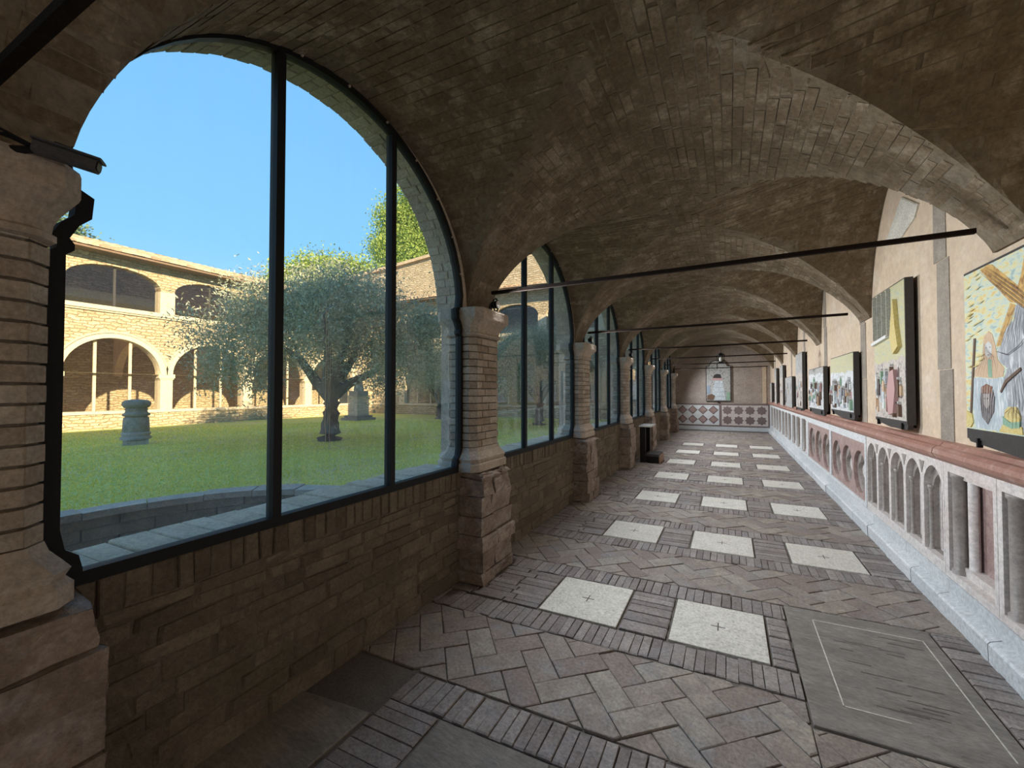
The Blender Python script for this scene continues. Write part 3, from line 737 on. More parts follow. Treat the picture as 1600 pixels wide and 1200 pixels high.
rect_panel('nearest carved dado panel, cut by the right edge of the picture', [(1.75, 2.55), (2.70, 3.38)], 1.6, 3.43)
rect_panel('dado panel with one deep rectangular recess of mottled red marble beside the five pointed arches', [(3.47, 4.02)], 3.43, 4.08)
arch_panel('marble dado panel carved with five deep pointed blind arches', 5, 4.08, 5.93)
round_panel('nearer pinkish dado panel with three round traceried openings, beside the pointed arches', 5.93, 7.75)
round_panel('farther pinkish dado panel with three round traceried openings', 7.75, 9.75)
rect_panel('pale dado panel with slim upright recesses beyond the round openings', [(9.85, 10.5), (10.6, 11.3), (11.4, 12.0)], 9.75, 12.1, 'greymarble', 'bmarble')
rect_panel('narrow pale dado panel in the middle distance with dark pink recesses', [(12.2, 12.8), (12.9, 13.5), (13.6, 14.2)], 12.1, 14.3, 'pinkmarble', 'bmarble')
rect_panel('farthest pale dado panel on the right wall next to the end wall', [(14.4, 15.1), (15.2, 15.9), (16.0, 16.7), (16.9, 17.6)], 14.3, Y_END + SK1 - .02, 'greymarble', 'bmarble')
rect_panel('dado panel behind the viewer', [(-1.5, 1.5)], -2, 1.6)

# ------------------------------------------------------------------ end wall
wall_e = thing('wall_back', 'grey pink plaster wall closing the walk', '', (0, Y_END, 0), kind='structure')
b = MB(); b.box(-2.3, 1.7, Y_END, Y_END + .3, -.2, 4.4, .5); b.build('plaster_face', M['endplaster'], wall_e)
b = MB(); b.box(1.15, 1.28, Y_END - .02, Y_END, 1.12, 2.6, .5); b.build('stone_strip', M['plaster'], wall_e)
ef = lambda a, z, w: (a, Y_END - w, z)
tr = thing('trim_2', 'dark marble bands framing the end wall dado', '', (0, Y_END, .2), kind='structure')
for x0, x1, z0, z1 in ((-2, 1.38, 1.05, 1.10), (-2, 1.38, .17, .22), (-.36, -.29, .22, 1.05), (1.33, 1.38, .22, 1.05)):
    b = MB(); b.box(x0, x1, Y_END - .05, Y_END, z0, z1, .3); b.build('marble_band', M['starmarble'], tr)
b = MB(); b.box(-2, 1.4, Y_END - .04, Y_END, .0, .17, .3); o = b.build('baseboard_back', M['bmarble'], loc=(0, Y_END, 0)); o['kind'] = 'structure'
t = thing('dado_panel', 'white end wall dado panel inlaid with pink lozenges', 'panel', (-1.1, Y_END, .22), 'end wall dado panels')
b = MB(); b.box(-1.97, -.36, Y_END - .03, Y_END, .22, 1.05, .8); b.build('ground_slab', M['bmarble'], t)
for i in range(5):
    for z in (.83, .44):
        x = -.57 - i * .385; h = .185
        b = MB(); b.piece([(x - h, z), (x, z - h), (x + h, z), (x, z + h)], .03, .036, .002, ef, .1, 0); o = b.build('lozenge', M['starmarble'], t)
        b = MB(); g = h * .74; b.piece([(x - g, z), (x, z - g), (x + g, z), (x, z + g)], .036, .040, .002, ef, rnd.random()); b.build('lozenge_centre', M['pinkmarble'], o)
t = thing('dado_panel', 'grey end wall dado panel inlaid with eight dark stars', 'panel', (.5, Y_END, .22), 'end wall dado panels')
b = MB(); b.box(-.29, 1.33, Y_END - .03, Y_END, .22, 1.05, .2); b.build('ground_slab', M['marble'], t)
for i in range(4):
    for z in (.83, .43):
        x = -.07 + i * .395; pts = [(x + (.185 if q % 2 == 0 else .135) * math.cos(PI * q / 8), z + (.185 if q % 2 == 0 else .135) * math.sin(PI * q / 8)) for q in range(16)]
        b = MB(); b.piece(pts, .03, .037, .002, ef, rnd.random()); b.build('star', M['starmarble'], t)
wall_b = MB(); wall_b.box(-2.3, 1.7, Y_BACK - .3, Y_BACK, -.2, 4.4, .5); o = wall_b.build('wall_front', M['endplaster'], loc=(0, Y_BACK, 0)); o['kind'] = 'structure'

# ------------------------------------------------------------------ tie rods
for k in range(0, NP + 1):
    yl, yr = YK(k) + .05, YK(k) + .03
    b = MB(); b.tube([(-1.86, yl, 2.49), (-.3, (yl + yr) / 2, 2.50), (1.24, yr, 2.52)], .020, 4, .5)
    o = b.build('tie_rod', M['rust'], loc=(-1.86, yl, 2.49))
    lab = {0: 'thick dark iron tie rod crossing the top left corner', 1: 'nearest full iron tie rod, spanning from the first full pillar to the right wall', 2: 'second iron tie rod, ending above the second wall painting',
           3: 'third iron tie rod, from which the small lantern hangs', 4: 'fourth iron tie rod from the viewer', 5: 'fifth iron tie rod, last but one before the end wall', 6: 'farthest iron tie rod, close to the end wall'}[k]
    tag(o, lab, 'tie rod', 'iron tie rods under the vaults')

# ------------------------------------------------------------------ lantern, lamps, added fill lights, camera, kneeler
lx, ly = -.135, YK(3) + .04
t = thing('lantern', 'small dark iron lantern hanging from a tie rod in front of the end wall', 'lantern', (lx, ly, 2.16))
b = MB(); b.tube([(lx, ly, 2.478), (lx, ly, 2.34)], .006, 6); b.build('chain', M['iron'], t)
b = MB(); b.lathe([(.075, 2.30), (.06, 2.325), (.012, 2.355)], (lx, ly, 0), 6); b.build('cap', M['iron'], t)
for i in range(6):
    a = PI * i / 3; b = MB(); b.tube([(lx + .068 * math.cos(a), ly + .068 * math.sin(a), 2.30), (lx + .055 * math.cos(a), ly + .055 * math.sin(a), 2.18)], .006, 4); b.build('bar', M['iron'], t)
b = MB(); b.lathe([(.02, 2.15), (.06, 2.17), (.06, 2.182)], (lx, ly, 0), 6); b.build('base', M['iron'], t)
b = MB(); b.lathe([(.012, 2.18), (.03, 2.20), (.032, 2.24), (.012, 2.27)], (lx, ly, 0), 10, .5); b.build('bulb', M['white'], t, smooth=True)
def lamp(x, y, z):  # wide spot added as interior fill, mimicking daylight from the window side
    ld = bpy.data.lights.new('fill_light', 'SPOT'); lo = bpy.data.objects.new('fill_light', ld); COL.objects.link(lo)
    ld.energy = FILL_W; ld.color = (.93, .96, 1.0); ld.spot_size = math.radians(148); ld.spot_blend = 1.0; ld.shadow_soft_size = .05
    lo.location = W((x, y, z)); lo.rotation_euler = Vector((-1, 0, .55)).to_track_quat('Z', 'Y').to_euler()
for k in (-1, 4, 5, 6): lamp(-1.77, YK(k) + .03, 2.375)  # bare fill lights added here, without any lamp body
for k, lab in ((1, 'round white-faced spotlight on a black yoke on the capital of the first full pillar'), (2, 'small spotlight on the capital of the second full pillar'), (3, 'tiny spotlight on the capital of the third full pillar')):
    x, y, z = -1.80, YK(k) + .03, 2.375
    t = thing('spotlight', lab, 'spotlight', (x, y, 2.31), 'spotlights on the capitals')
    b = MB(); b.lathe([(.022, -.05), (.03, -.045), (.034, .0), (.038, .012)], (x, y, z), 14, axis='x'); b.build('lamp_head', M['iron'], t, smooth=True)
    b = MB(); b.lathe([(.033, .0), (.033, .006)], (x + .012, y, z), 16, .5, axis='x'); b.build('lamp_face', M['white'], t)
    lamp(x + .03, y, z)  # added fill light in front of the unlit lamp face
    b = MB(); b.tube([(x - .01, y - .048, z - .01), (x - .01, y - .04, z + .035), (x - .01, y, z + .055), (x - .01, y + .04, z + .035), (x - .01, y + .048, z - .01), (x - .01, y + .02, z - .055), (x - .01, y - .02, z - .055), (x - .01, y - .048, z - .01)], .007, 5); b.build('yoke', M['iron'], t)
# security camera on the nearest pillar
p0 = Vector((-1.765, .280, 2.318)); p1 = Vector((-1.70, .395, 2.296)); 
t = thing('security_camera', 'dark grey box-shaped security camera above the nearest capital', 'camera', (p0.x, p0.y - .05, 2.31), sk=False)
b = MB(sk=False); d = (p1 - p0).normalized(); side = d.cross(Vector((0, 0, 1))).normalized(); up = side.cross(d)
def oct_(c, w, h): return [tuple(c + side * x * w + up * z * h) for x, z in ((-1, -.6), (-.6, -1), (.6, -1), (1, -.6), (1, .6), (.6, 1), (-.6, 1), (-1, .6))]
b.loft([oct_(p0, .020, .019), oct_(p1, .020, .019)], .5); b.build('housing', M['camgrey'], t)
b = MB(sk=False); b.loft([oct_(p0 + up * .020 - d * .005, .024, .004), oct_(p1 + up * .020 + d * .008, .024, .004)], .9); b.build('sun_shield', M['camgrey'], t)
b = MB(sk=False); b.loft([oct_(p1 + d * .001, .016, .014), oct_(p1 + d * .003, .016, .014)], .5); b.build('front_window', M['black'], t)
b = MB(sk=False); b.tube([tuple(p0 + Vector((0, .01, -.005))), (-1.79, .25, 2.30), (-1.83, .20, 2.30)], [.009, .011, .013], 8); b.build('bracket', M['iron'], t)
b = MB(sk=False)
for q in range(3):
    b.tube([(-1.77 + .008 * q, .27, 2.315), (-1.78, .24 - .01 * q, 2.325 + .008 * q), (-1.80, .20, 2.335 - .01 * q), (-1.84, .16, 2.325)], .004, 6)
b.build('cable', M['iron'], t, kind='stuff')
# prayer kneeler
kx, ky = -1.76, 8.98
t = thing('prayer_kneeler', 'black wooden prayer kneeler with shelf standing by the third pillar', 'kneeler', (kx, ky, 0), sk=False)
def kb(name, m, *a, **k):
    b = MB(sk=False); b.box(*a, j=k.get('j', 0)); return b.build(name, m, t)
kb('side_panel', M['black'], kx, kx + .12, ky, ky + .04, 0, .80)
kb('side_panel', M['black'], kx, kx + .12, ky + .56, ky + .60, 0, .80)
kb('back_panel', M['black'], kx, kx + .03, ky + .04, ky + .56, .1, .80)
kb('arm_shelf', M['slab'], kx - .02, kx + .24, ky - .01, ky + .61, .80, .83)
kb('kneeling_box', M['black'], kx + .12, kx + .40, ky + .02, ky + .58, .0, .15)
kb('cushion', M['darkgrey'], kx + .10, kx + .40, ky + .02, ky + .58, .15, .20)
kb('front_rail', M['wood'], kx + .40, kx + .42, ky, ky + .60, .0, .17)

# ------------------------------------------------------------------ paintings on the right wall
PX = 1.335
pf = lambda a, z, w: (PX - w, a, z)
SKY = flat('painted sky', (.34, .46, .44), .5, [(.56, .64, .56), (.62, .66, .50), (.72, .66, .36), (.70, .52, .20)], 16, (1, 1, 2.6))
C_ = {n: flat('paint ' + n, *a) for n, a in dict(
    beam=((.48, .27, .09), .5, [(.66, .42, .14), (.30, .15, .05)], 22, (1, 1, 1)), hood=((.55, .36, .22), .5, [(.68, .52, .36)], 40, (1, 3, .4)),
    skin=((.62, .62, .60), .5), green=((.20, .36, .24), .5, [(.33, .48, .36)], 60, (1, 3, 1)), cloth=((.62, .68, .70), .5, [(.42, .48, .52), (.72, .76, .76)], 16, (1, 3, .6)),
    robe=((.55, .58, .60), .5, [(.30, .32, .35), (.68, .70, .72)], 12, (1, 2.4, .7)), hair=((.10, .08, .08), .5, [(.2, .16, .15)], 90), face=((.42, .36, .32), .5),
    yellow=((.60, .46, .14), .5, [(.70, .60, .30)], 50), brown=((.16, .10, .07), .5), crown=((.34, .18, .11), .5, [(.2, .1, .07)], 90), red=((.5, .2, .18), .5, [(.6, .35, .3)], 30), pink=((.50, .31, .30), .5), grey=((.32, .32, .33), .5, [(.5, .5, .5)], 60),
    blue=((.28, .34, .42), .5), white=((.72, .73, .72), .5), black=((.05, .045, .045), .5)).items()}
def crowd(name, cs, sc_=26): return flat(name, cs[0], .5, cs[1:], sc_, (1, 1.6, .8))
CROWD = crowd('painted crowd', [(.20, .17, .16), (.46, .42, .38), (.62, .58, .52), (.40, .27, .24)])
CROWD2 = crowd('painted snow and figures', [(.18, .18, .2), (.6, .62, .64), (.72, .74, .74), (.35, .33, .33)], 22)
CROWD3 = crowd('painted grey figures', [(.16, .17, .17), (.36, .37, .36), (.5, .5, .47), (.28, .22, .22)], 22)
YSKY = flat('painted yellow green sky', (.46, .47, .34), .5, [(.58, .54, .30), (.44, .48, .42)], 12, (1, 1, 3))
def frame_box(t, y0, y1, z0, z1, drop=.05):
    b = MB(sk=False); b.box(PX, PX + .055, y0, y1, z0, z1, .5); b.build('backing_box', M['darkgrey'], t)
    if drop:
        b = MB(sk=False); b.piece([(y0, z0), (y1, z0), (y1 - .02, z0 - drop * .3), ((y0 + y1) / 2, z0 - drop), (y0 + .02, z0 - drop * .9)], -.04, -.005, .002, lambda a, z, w: (PX - w, a, z), .5); b.build('lower_plate', M['darkgrey'], t)
    for yy in (y0 + .12 * (y1 - y0), y1 - .12 * (y1 - y0)):
        b = MB(sk=False); b.box(PX + .01, XR - .001, yy - .012, yy + .012, z0 - .03, z0 + .01, .5); b.box(PX - .012, PX + .012, yy - .008, yy + .008, z0 - .045, z0 + .012, .5); b.build('bracket', M['iron'], t)
    b = MB(sk=False); b.box(PX + .005, PX + .04, y1, y1 + .015, z1 - .30 * (z1 - z0), z1 - .26 * (z1 - z0), .5); b.build('clip', M['iron'], t)
def picture(t, layers):
    for i, (name, m, pts) in enumerate(layers):
        b = MB(sk=False); w = .002 + i * .0003
        b.holed(pts, [], pf, 0, w, .5); b.build(name, m, t)
t = thing('painting', 'nearest painting, a woman holding a veil with a bearded face under a wooden cross', 'painting', (PX, 3.1, 1.33), 'paintings on the right wall', sk=False)
frame_box(t, 2.45, 3.605, 1.30, 2.36, .06)
picture(t, [('painted_sky', SKY, rect(2.47, 3.60, 1.365, 2.345)),
 ('painted_beam', C_['beam'], [(3.134, 2.079), (3.089, 2.06), (3.214, 1.861), (3.273, 1.857)]),
 ('painted_robe', C_['robe'], [(3.097, 2.052), (3.017, 2.093), (2.85, 2.12), (2.62, 2.0), (2.55, 1.7), (2.6, 1.37), (3.044, 1.372), (3.168, 1.419), (3.178, 1.557), (3.205, 1.678), (3.171, 1.727), (3.235, 1.761), (3.266, 1.825), (3.231, 1.852), (3.179, 1.947), (3.107, 1.986)]),
 ('painted_beam', C_['beam'], [(3.413, 2.334), (3.333, 2.345), (3.289, 2.334), (3.05, 2.143), (2.75, 1.93), (2.78, 1.86), (3.074, 2.067), (3.134, 2.084)]),
 ('painted_beam', C_['beam'], [(2.9, 2.34), (3.0, 2.34), (3.04, 2.212), (3.10, 2.10), (3.02, 2.06), (2.95, 2.15)]),
 ('painted_veil', C_['cloth'], [(3.505, 1.687), (3.324, 1.673), (3.205, 1.68), (3.178, 1.557), (3.166, 1.459), (3.25, 1.382), (3.336, 1.372), (3.49, 1.376), (3.523, 1.506)]),
 ('painted_shawl', C_['hood'], [(3.34, 1.954), (3.305, 1.934), (3.278, 1.868), (3.259, 1.783), (3.2, 1.728), (3.213, 1.683), (3.324, 1.676), (3.495, 1.693), (3.493, 1.732), (3.402, 1.793), (3.391, 1.923)]),
 ('painted_collar', C_['green'], [(3.352, 1.79), (3.316, 1.787), (3.31, 1.681), (3.351, 1.683)]),
 ('painted_face', C_['skin'], [(3.342, 1.896), (3.308, 1.871), (3.31, 1.818), (3.341, 1.794), (3.373, 1.818), (3.38, 1.873)]),
 ('painted_features', C_['black'], [(3.33, 1.862), (3.318, 1.858), (3.33, 1.855)]), ('painted_features', C_['black'], [(3.368, 1.862), (3.354, 1.858), (3.368, 1.855)]), ('painted_features', C_['black'], [(3.355, 1.816), (3.33, 1.816), (3.342, 1.811)]),
 ('painted_beard', C_['hair'], [(3.418, 1.63), (3.371, 1.64), (3.317, 1.629), (3.29, 1.566), (3.3, 1.482), (3.362, 1.404), (3.417, 1.444), (3.438, 1.531)]),
 ('painted_crown', C_['crown'], [(3.422, 1.625), (3.371, 1.645), (3.312, 1.628), (3.308, 1.59), (3.425, 1.59)]),
 ('painted_face', C_['face'], [(3.402, 1.585), (3.337, 1.586), (3.334, 1.523), (3.368, 1.495), (3.398, 1.521)]),
 ('painted_features', C_['black'], [(3.393, 1.562), (3.375, 1.558), (3.393, 1.553)]), ('painted_features', C_['black'], [(3.36, 1.562), (3.344, 1.558), (3.36, 1.553)]),
 ('painted_staff', C_['brown'], [(3.491, 1.93), (3.473, 1.928), (3.545, 1.38), (3.562, 1.38)]),
 ('painted_figure', C_['yellow'], [(3.59, 1.476), (3.53, 1.461), (3.515, 1.406), (3.549, 1.373), (3.595, 1.373)]),
 ('painted_robe', C_['yellow'], [(3.216, 1.415), (3.056, 1.413), (3.05, 1.372), (3.25, 1.372)]),
 ('painted_turban', C_['yellow'], [(3.164, 1.515), (3.096, 1.516), (3.064, 1.464), (3.077, 1.426), (3.152, 1.435), (3.201, 1.456), (3.196, 1.492)]),
 ('painted_scarf', C_['green'], [(3.214, 1.461), (3.152, 1.43), (3.069, 1.44), (3.071, 1.407), (3.138, 1.397), (3.212, 1.415)]),
 ('painted_staff', C_['brown'], [(3.058, 1.725), (3.052, 1.711), (3.174, 1.647), (3.225, 1.592), (3.231, 1.602), (3.187, 1.662)]),
 ('painted_figure', C_['blue'], [(3.0, 1.56), (2.94, 1.55), (2.93, 1.40), (3.01, 1.42)])])
def strokes(name, m, lines, w=.0022):
    b = MB(sk=False)
    for ln in lines:
        V = []
        for i, (a, z) in enumerate(ln):
            a2, z2 = ln[min(i + 1, len(ln) - 1)]; a1, z1 = ln[max(i - 1, 0)]; L_ = math.hypot(a2 - a1, z2 - z1) or 1; nx_, nz_ = -(z2 - z1) / L_, (a2 - a1) / L_
            k = w * (1 if 0 < i < len(ln) - 1 else .3); V += [(PX - .0095, a + nx_ * k, z + nz_ * k), (PX - .0095, a - nx_ * k, z - nz_ * k)]
        b.add(V, [(2 * i, 2 * i + 1, 2 * i + 3, 2 * i + 2) for i in range(len(ln) - 1)], .5)
    b.build(name, m, t)
strokes('painted_shawl_folds', C_['brown'], [[(3.375 - .006 * i, 1.90 - .01 * i), (3.395 - .016 * i, 1.80), (3.485 - .034 * i, 1.70)] for i in range(8)], .0016)
strokes('painted_veil_folds', C_['robe'], [[(3.49 - .03 * i, 1.675), (3.47 - .022 * i, 1.55), (3.44 - .016 * i, 1.39)] for i in range(9)], .0022)
strokes('painted_robe_folds', C_['black'], [[(3.10 - .02 * i, 2.03 + .01 * i), (3.17 - .03 * i, 1.93), (3.25 - .05 * i, 1.84 - .01 * i)] for i in range(6)] + [[(3.13 - .02 * i, 1.74), (3.11 - .025 * i, 1.55), (3.13 - .03 * i, 1.40)] for i in range(6)] + [[(3.26, 1.83), (3.16, 1.80), (3.06, 1.84), (2.95, 1.92)]], .0022)
strokes('painted_beam_grain', C_['brown'], [[(3.405 - .02 * i, 2.325 + .004 * i), (3.26 - .015 * i, 2.21 + .012 * i), (3.09 - .01 * i, 2.085 + .018 * i), (2.80, 1.875 + .018 * i)] for i in range(4)] + [[(3.255, 1.865), (3.12, 2.07)], [(3.235, 1.865), (3.105, 2.065)]], .0022)
strokes('painted_beard_lines', C_['grey'], [[(3.40 - .016 * i, 1.50), (3.395 - .012 * i, 1.45), (3.37 - .004 * i, 1.42)] for i in range(6)], .0012)
strokes('painted_sky_strokes', C_['yellow'], [[(a, z), (a - .03, z + .006), (a - .06, z + .014)] for a, z in [(3.43 + .16 * rnd.random(), 1.75 + .56 * rnd.random()) for q in range(22)]], .004)
strokes('painted_turban_lines', C_['brown'], [[(3.13, 1.515), (3.19 - .03 * i, 1.48), (3.195 - .03 * i, 1.455)] for i in range(5)], .0014)
def scene_painting(label, y0, y1, z0, z1, hor, sky, crowd_, figs, drop=.05):
    t = thing('painting', label, 'painting', (PX, (y0 + y1) / 2, z0), 'paintings on the right wall', sk=False)
    frame_box(t, y0, y1, z0 - .03, z1 + .01, drop)
    L = [('painted_sky', sky, rect(y0 + .01, y1 - .008, z0, z1)), ('painted_crowd', crowd_, [(y0 + .01, z0), (y1 - .008, z0), (y1 - .008, hor)] + [(y1 - .008 + (y0 - y1 + .018) * i / 9, hor + rnd.uniform(-.03, .03)) for i in range(1, 9)] + [(y0 + .01, hor)])]
    r = random.Random(int(y0 * 10)); figs *= 3
    cols = ['white', 'cloth', 'pink', 'grey', 'grey', 'hood', 'robe', 'brown', 'brown', 'hair', 'green', 'robe']
    for i in range(figs):
        yy = r.uniform(y0 + .06, y1 - .06); zb = r.uniform(z0 + .02, hor - .22); h = r.uniform(.08, .20); w = r.uniform(.010, .028); top = min(zb + h, hor + .02)
        L.append(('painted_figure', C_[r.choice(cols)], [(yy - w, zb), (yy + w, zb), (yy + w * .9, zb + (top - zb) * .7), (yy + w * .3, top - .03), (yy - w * .3, top - .03), (yy - w, zb + (top - zb) * .65)]))
        if top - zb > .07: L.append(('painted_head', C_['skin'], [(yy + .009 * math.cos(a), top - .014 + .012 * math.sin(a)) for a in (0, 1.05, 2.1, 3.14, 4.2, 5.2)]))
    return t, L
t, L = scene_painting('second painting, a tall narrow crowd scene with lances and a balcony', 4.56, 5.38, 1.34, 2.58, 1.90, YSKY, CROWD, 16)
for yy in (4.9, 5.03, 5.16, 5.29): L.append(('painted_lance', C_['grey'], rect(yy, yy + .007, 2.12, 2.57)))
L.append(('painted_balcony', C_['white'], [(4.93, 2.14), (5.36, 2.10), (5.36, 2.07), (4.93, 2.11)]))
L.append(('painted_flame', C_['yellow'], [(4.64, 2.0), (4.76, 1.94), (4.83, 2.1), (4.80, 2.25), (4.74, 2.44), (4.70, 2.2)]))
L.append(('painted_robe', C_['pink'], [(4.78, 1.40), (4.90, 1.38), (4.93, 1.60), (4.86, 1.78), (4.76, 1.80), (4.72, 1.62)]))
picture(t, L)
for a in (('third painting, a wide crowd scene under a pale yellow sky', 6.17, 7.38, 1.34, 2.08, 1.86, YSKY, CROWD2, 22, .07),
          ('fourth painting, a wide grey and white scene of falling figures', 7.9, 9.2, 1.30, 2.00, 1.90, CROWD3, CROWD2, 18, .09),
          ('fifth painting, a tall narrow dark panel beyond the wide ones', 9.95, 10.85, 1.25, 2.42, 2.0, CROWD3, CROWD, 8, .05),
          ('sixth painting, a small square grey green picture', 11.5, 12.75, 1.20, 1.96, 1.9, CROWD3, CROWD3, 6, .04),
          ('seventh painting, a tall dark-edged panel in the distance', 13.3, 14.0, 1.19, 2.34, 2.0, CROWD3, CROWD, 4, .04),
          ('eighth painting, a slim tall panel before the last one', 15.0, 15.6, 1.19, 2.34, 2.0, CROWD3, CROWD, 3, .04),
          ('ninth painting, a sliver of a panel next to the end wall corner', 16.6, 17.2, 1.20, 1.9, 1.7, CROWD3, CROWD, 0, .04)):
    t, L = scene_painting(*a); picture(t, L)
# painting on the end wall: arched top panel
t = thing('painting', 'painting with a clipped arched top hanging on the end wall, an open tomb', 'painting', (-.38, Y_END, 1.2))
EY = Y_END - .06
eo = [(-.81, 1.22), (.05, 1.22), (.05, 2.62), (-.06, 2.62), (-.14, 2.78), (-.26, 2.86), (-.52, 2.86), (-.64, 2.78), (-.72, 2.62), (-.81, 2.62)]
e2 = lambda a, z, w: (a, EY - w, z)
b = MB(); b.holed([(-.38 + (x + .38) * 1.06, 2.03 + (z - 2.03) * 1.03) for x, z in eo], [], e2, -.04, 0); b.build('backing_box', M['darkgrey'], t)
for i, (nm, m, pts) in enumerate([('painted_ground', CROWD3, eo), ('painted_hill', CROWD3, [(-.80, 1.6), (-.80, 2.2), (-.6, 2.38), (-.3, 2.42), (-.05, 2.3), (.04, 2.1), (.04, 1.6)]),
        ('painted_cave', C_['black'], [(-.58, 2.15), (-.54, 2.26), (-.44, 2.32), (-.30, 2.30), (-.26, 2.14)]), ('painted_stone', C_['pink'], rect(-.60, -.24, 2.06, 2.14)),
        ('painted_stairs', C_['cloth'], [(-.68, 1.25), (-.12, 1.25), (-.22, 2.02), (-.50, 2.02)]), ('painted_step', C_['grey'], rect(-.55, -.2, 1.92, 1.94)), ('painted_step', C_['grey'], rect(-.58, -.18, 1.75, 1.77)), ('painted_step', C_['grey'], rect(-.60, -.15, 1.56, 1.58)), ('painted_step', C_['grey'], rect(-.62, -.13, 1.38, 1.40)),
        ('painted_figure', C_['blue'], [(-.80, 1.5), (-.68, 1.5), (-.68, 1.8), (-.74, 1.86), (-.80, 1.8)]), ('painted_figure', C_['brown'], [(-.80, 1.25), (-.55, 1.25), (-.5, 1.42), (-.62, 1.5), (-.78, 1.44)]), ('painted_figure', C_['green'], [(-.10, 1.25), (.03, 1.25), (.03, 1.56), (-.06, 1.58)]), ('painted_cross', C_['black'], rect(-.43, -.41, 2.5, 2.75))]):
    b = MB(); b.holed(pts, [], e2, 0, .004 + i * .001, .5); b.build(nm, m, t)
b = MB(); b.box(-.40, -.36, Y_END - .06, Y_END, 1.12, 1.20, .5); b.build('bracket', M['iron'], t)

# ------------------------------------------------------------------ courtyard: lawn, pit, kerb
GZ = .35
CX_, CY_, CR = -3.75, 1.25, 1.95
def arc_pts(r, n=30, a0=75, a1=285): return [(CX_ + r * math.cos(math.radians(a0 + (a1 - a0) * i / n)), CY_ + r * math.sin(math.radians(a0 + (a1 - a0) * i / n))) for i in range(n + 1)]
LX0 = -18.0
cut = arc_pts(CR, 36, 50, 310)
cut = [p for p in cut if p[0] < -2.36]
outer = [(-2.33, -12), (LX0, -12), (LX0, 20), (-2.33, 20), (-2.33, cut[0][1])] + cut + [(-2.33, cut[-1][1])]
tri = tessellate_polygon([[Vector((x, y, 0)) for x, y in outer]])
b = MB(sk=False); b.add([(x, y, GZ) for x, y in outer], [tuple(t_) for t_ in tri], .5); o = b.build('lawn', M['lawn']); o['kind'] = 'structure'; o['label'] = 'courtyard lawn'
pit = thing('courtyard_pit', 'sunken semicircular area under the first window', '', (CX_, CY_, -.45), sk=False, kind='structure')
b = MB(sk=False)
b.add([(CX_ + 2.2 * math.cos(a), CY_ + 2.2 * math.sin(a), -.45) for a in np.linspace(0, 2 * PI, 25)[:-1]], [tuple(range(24))], .5); b.build('gravel_bed', M['gravel'], pit)
bk = [(CX_ + 2.10 * math.cos(math.radians(50 + 260 * i / 30)), CY_ + 2.10 * math.sin(math.radians(50 + 260 * i / 30))) for i in range(31)]
b = MB(sk=False); b.add([(x, y, z) for z in (-.45, GZ - .01) for x, y in bk], [(i, i + 1, i + 32, i + 31) for i in range(30)], .2); b.build('earth_bank', M['pit'], pit)
for c_ in range(6):
    z0 = -.45 + c_ * .13
    n = 16; off = (c_ % 2) * .5
    for i in range(n):
        a0 = math.radians(50 + 260 * (i + off) / n); a1 = math.radians(50 + 260 * (i + .97 + off) / n)
        r = CR + rnd.uniform(-.01, .01); A = [(a0 + (a1 - a0) * q / 3) for q in range(4)]
        V = [(CX_ + rr * math.cos(a), CY_ + rr * math.sin(a), zz) for zz in (z0 + .004, z0 + .126) for rr in (r, r + .15) for a in A]
        if V[0][0] > -2.4: continue
        b = MB(sk=False); b.add(V, [(q, q + 1, q + 9, q + 8) for q in range(3)] + [(8 + q, 9 + q, 13 + q, 12 + q) for q in range(3)] + [(0, 8, 12, 4), (3, 11, 15, 7)]); b.build('stone', M['pit'], pit)
b = MB(sk=False); n = 18
for i in range(n):
    a0 = math.radians(50 + 260 * i / n); a1 = math.radians(50 + 260 * (i + .98) / n); A = [(a0 + (a1 - a0) * q / 3) for q in range(4)]; dz = rnd.uniform(-.01, .01)
    V = [(CX_ + rr * math.cos(a), CY_ + rr * math.sin(a), zz + dz) for zz in (GZ - .05, GZ + .02) for rr in (CR - .03, CR + .24 + rnd.uniform(-.03, .03)) for a in A]
    if V[0][0] > -2.4: continue
    b = MB(sk=False); b.add(V, [(q, q + 1, q + 9, q + 8) for q in range(3)] + [(8 + q, 9 + q, 13 + q, 12 + q) for q in range(3)] + [(4 + q, 5 + q, 13 + q, 12 + q) for q in range(3)] + [(0, 8, 12, 4), (3, 11, 15, 7)]); b.build('kerb_stone', M['kerb'], pit)

def fast_mesh(name, verts, nper, tints, m, parent=None, kind=None):
    """many equal n-gons from a numpy array of corners"""
    n = len(verts) // nper; me = bpy.data.meshes.new(name)
    me.vertices.add(len(verts)); me.vertices.foreach_set('co', verts.astype(np.float32).ravel())
    me.loops.add(len(verts)); me.loops.foreach_set('vertex_index', np.arange(len(verts), dtype=np.int32))
    me.polygons.add(n); me.polygons.foreach_set('loop_start', np.arange(0, len(verts), nper, dtype=np.int32)); me.polygons.foreach_set('loop_total', np.full(n, nper, dtype=np.int32))
    me.materials.append(m); a = me.attributes.new('tint', 'FLOAT', 'FACE'); a.data.foreach_set('value', tints.astype(np.float32)); me.update(calc_edges=True)
    o = bpy.data.objects.new(name, me); COL.objects.link(o)
    if parent: o.parent = parent
    if kind: o['kind'] = kind
    return o
rs = np.random.RandomState(5)
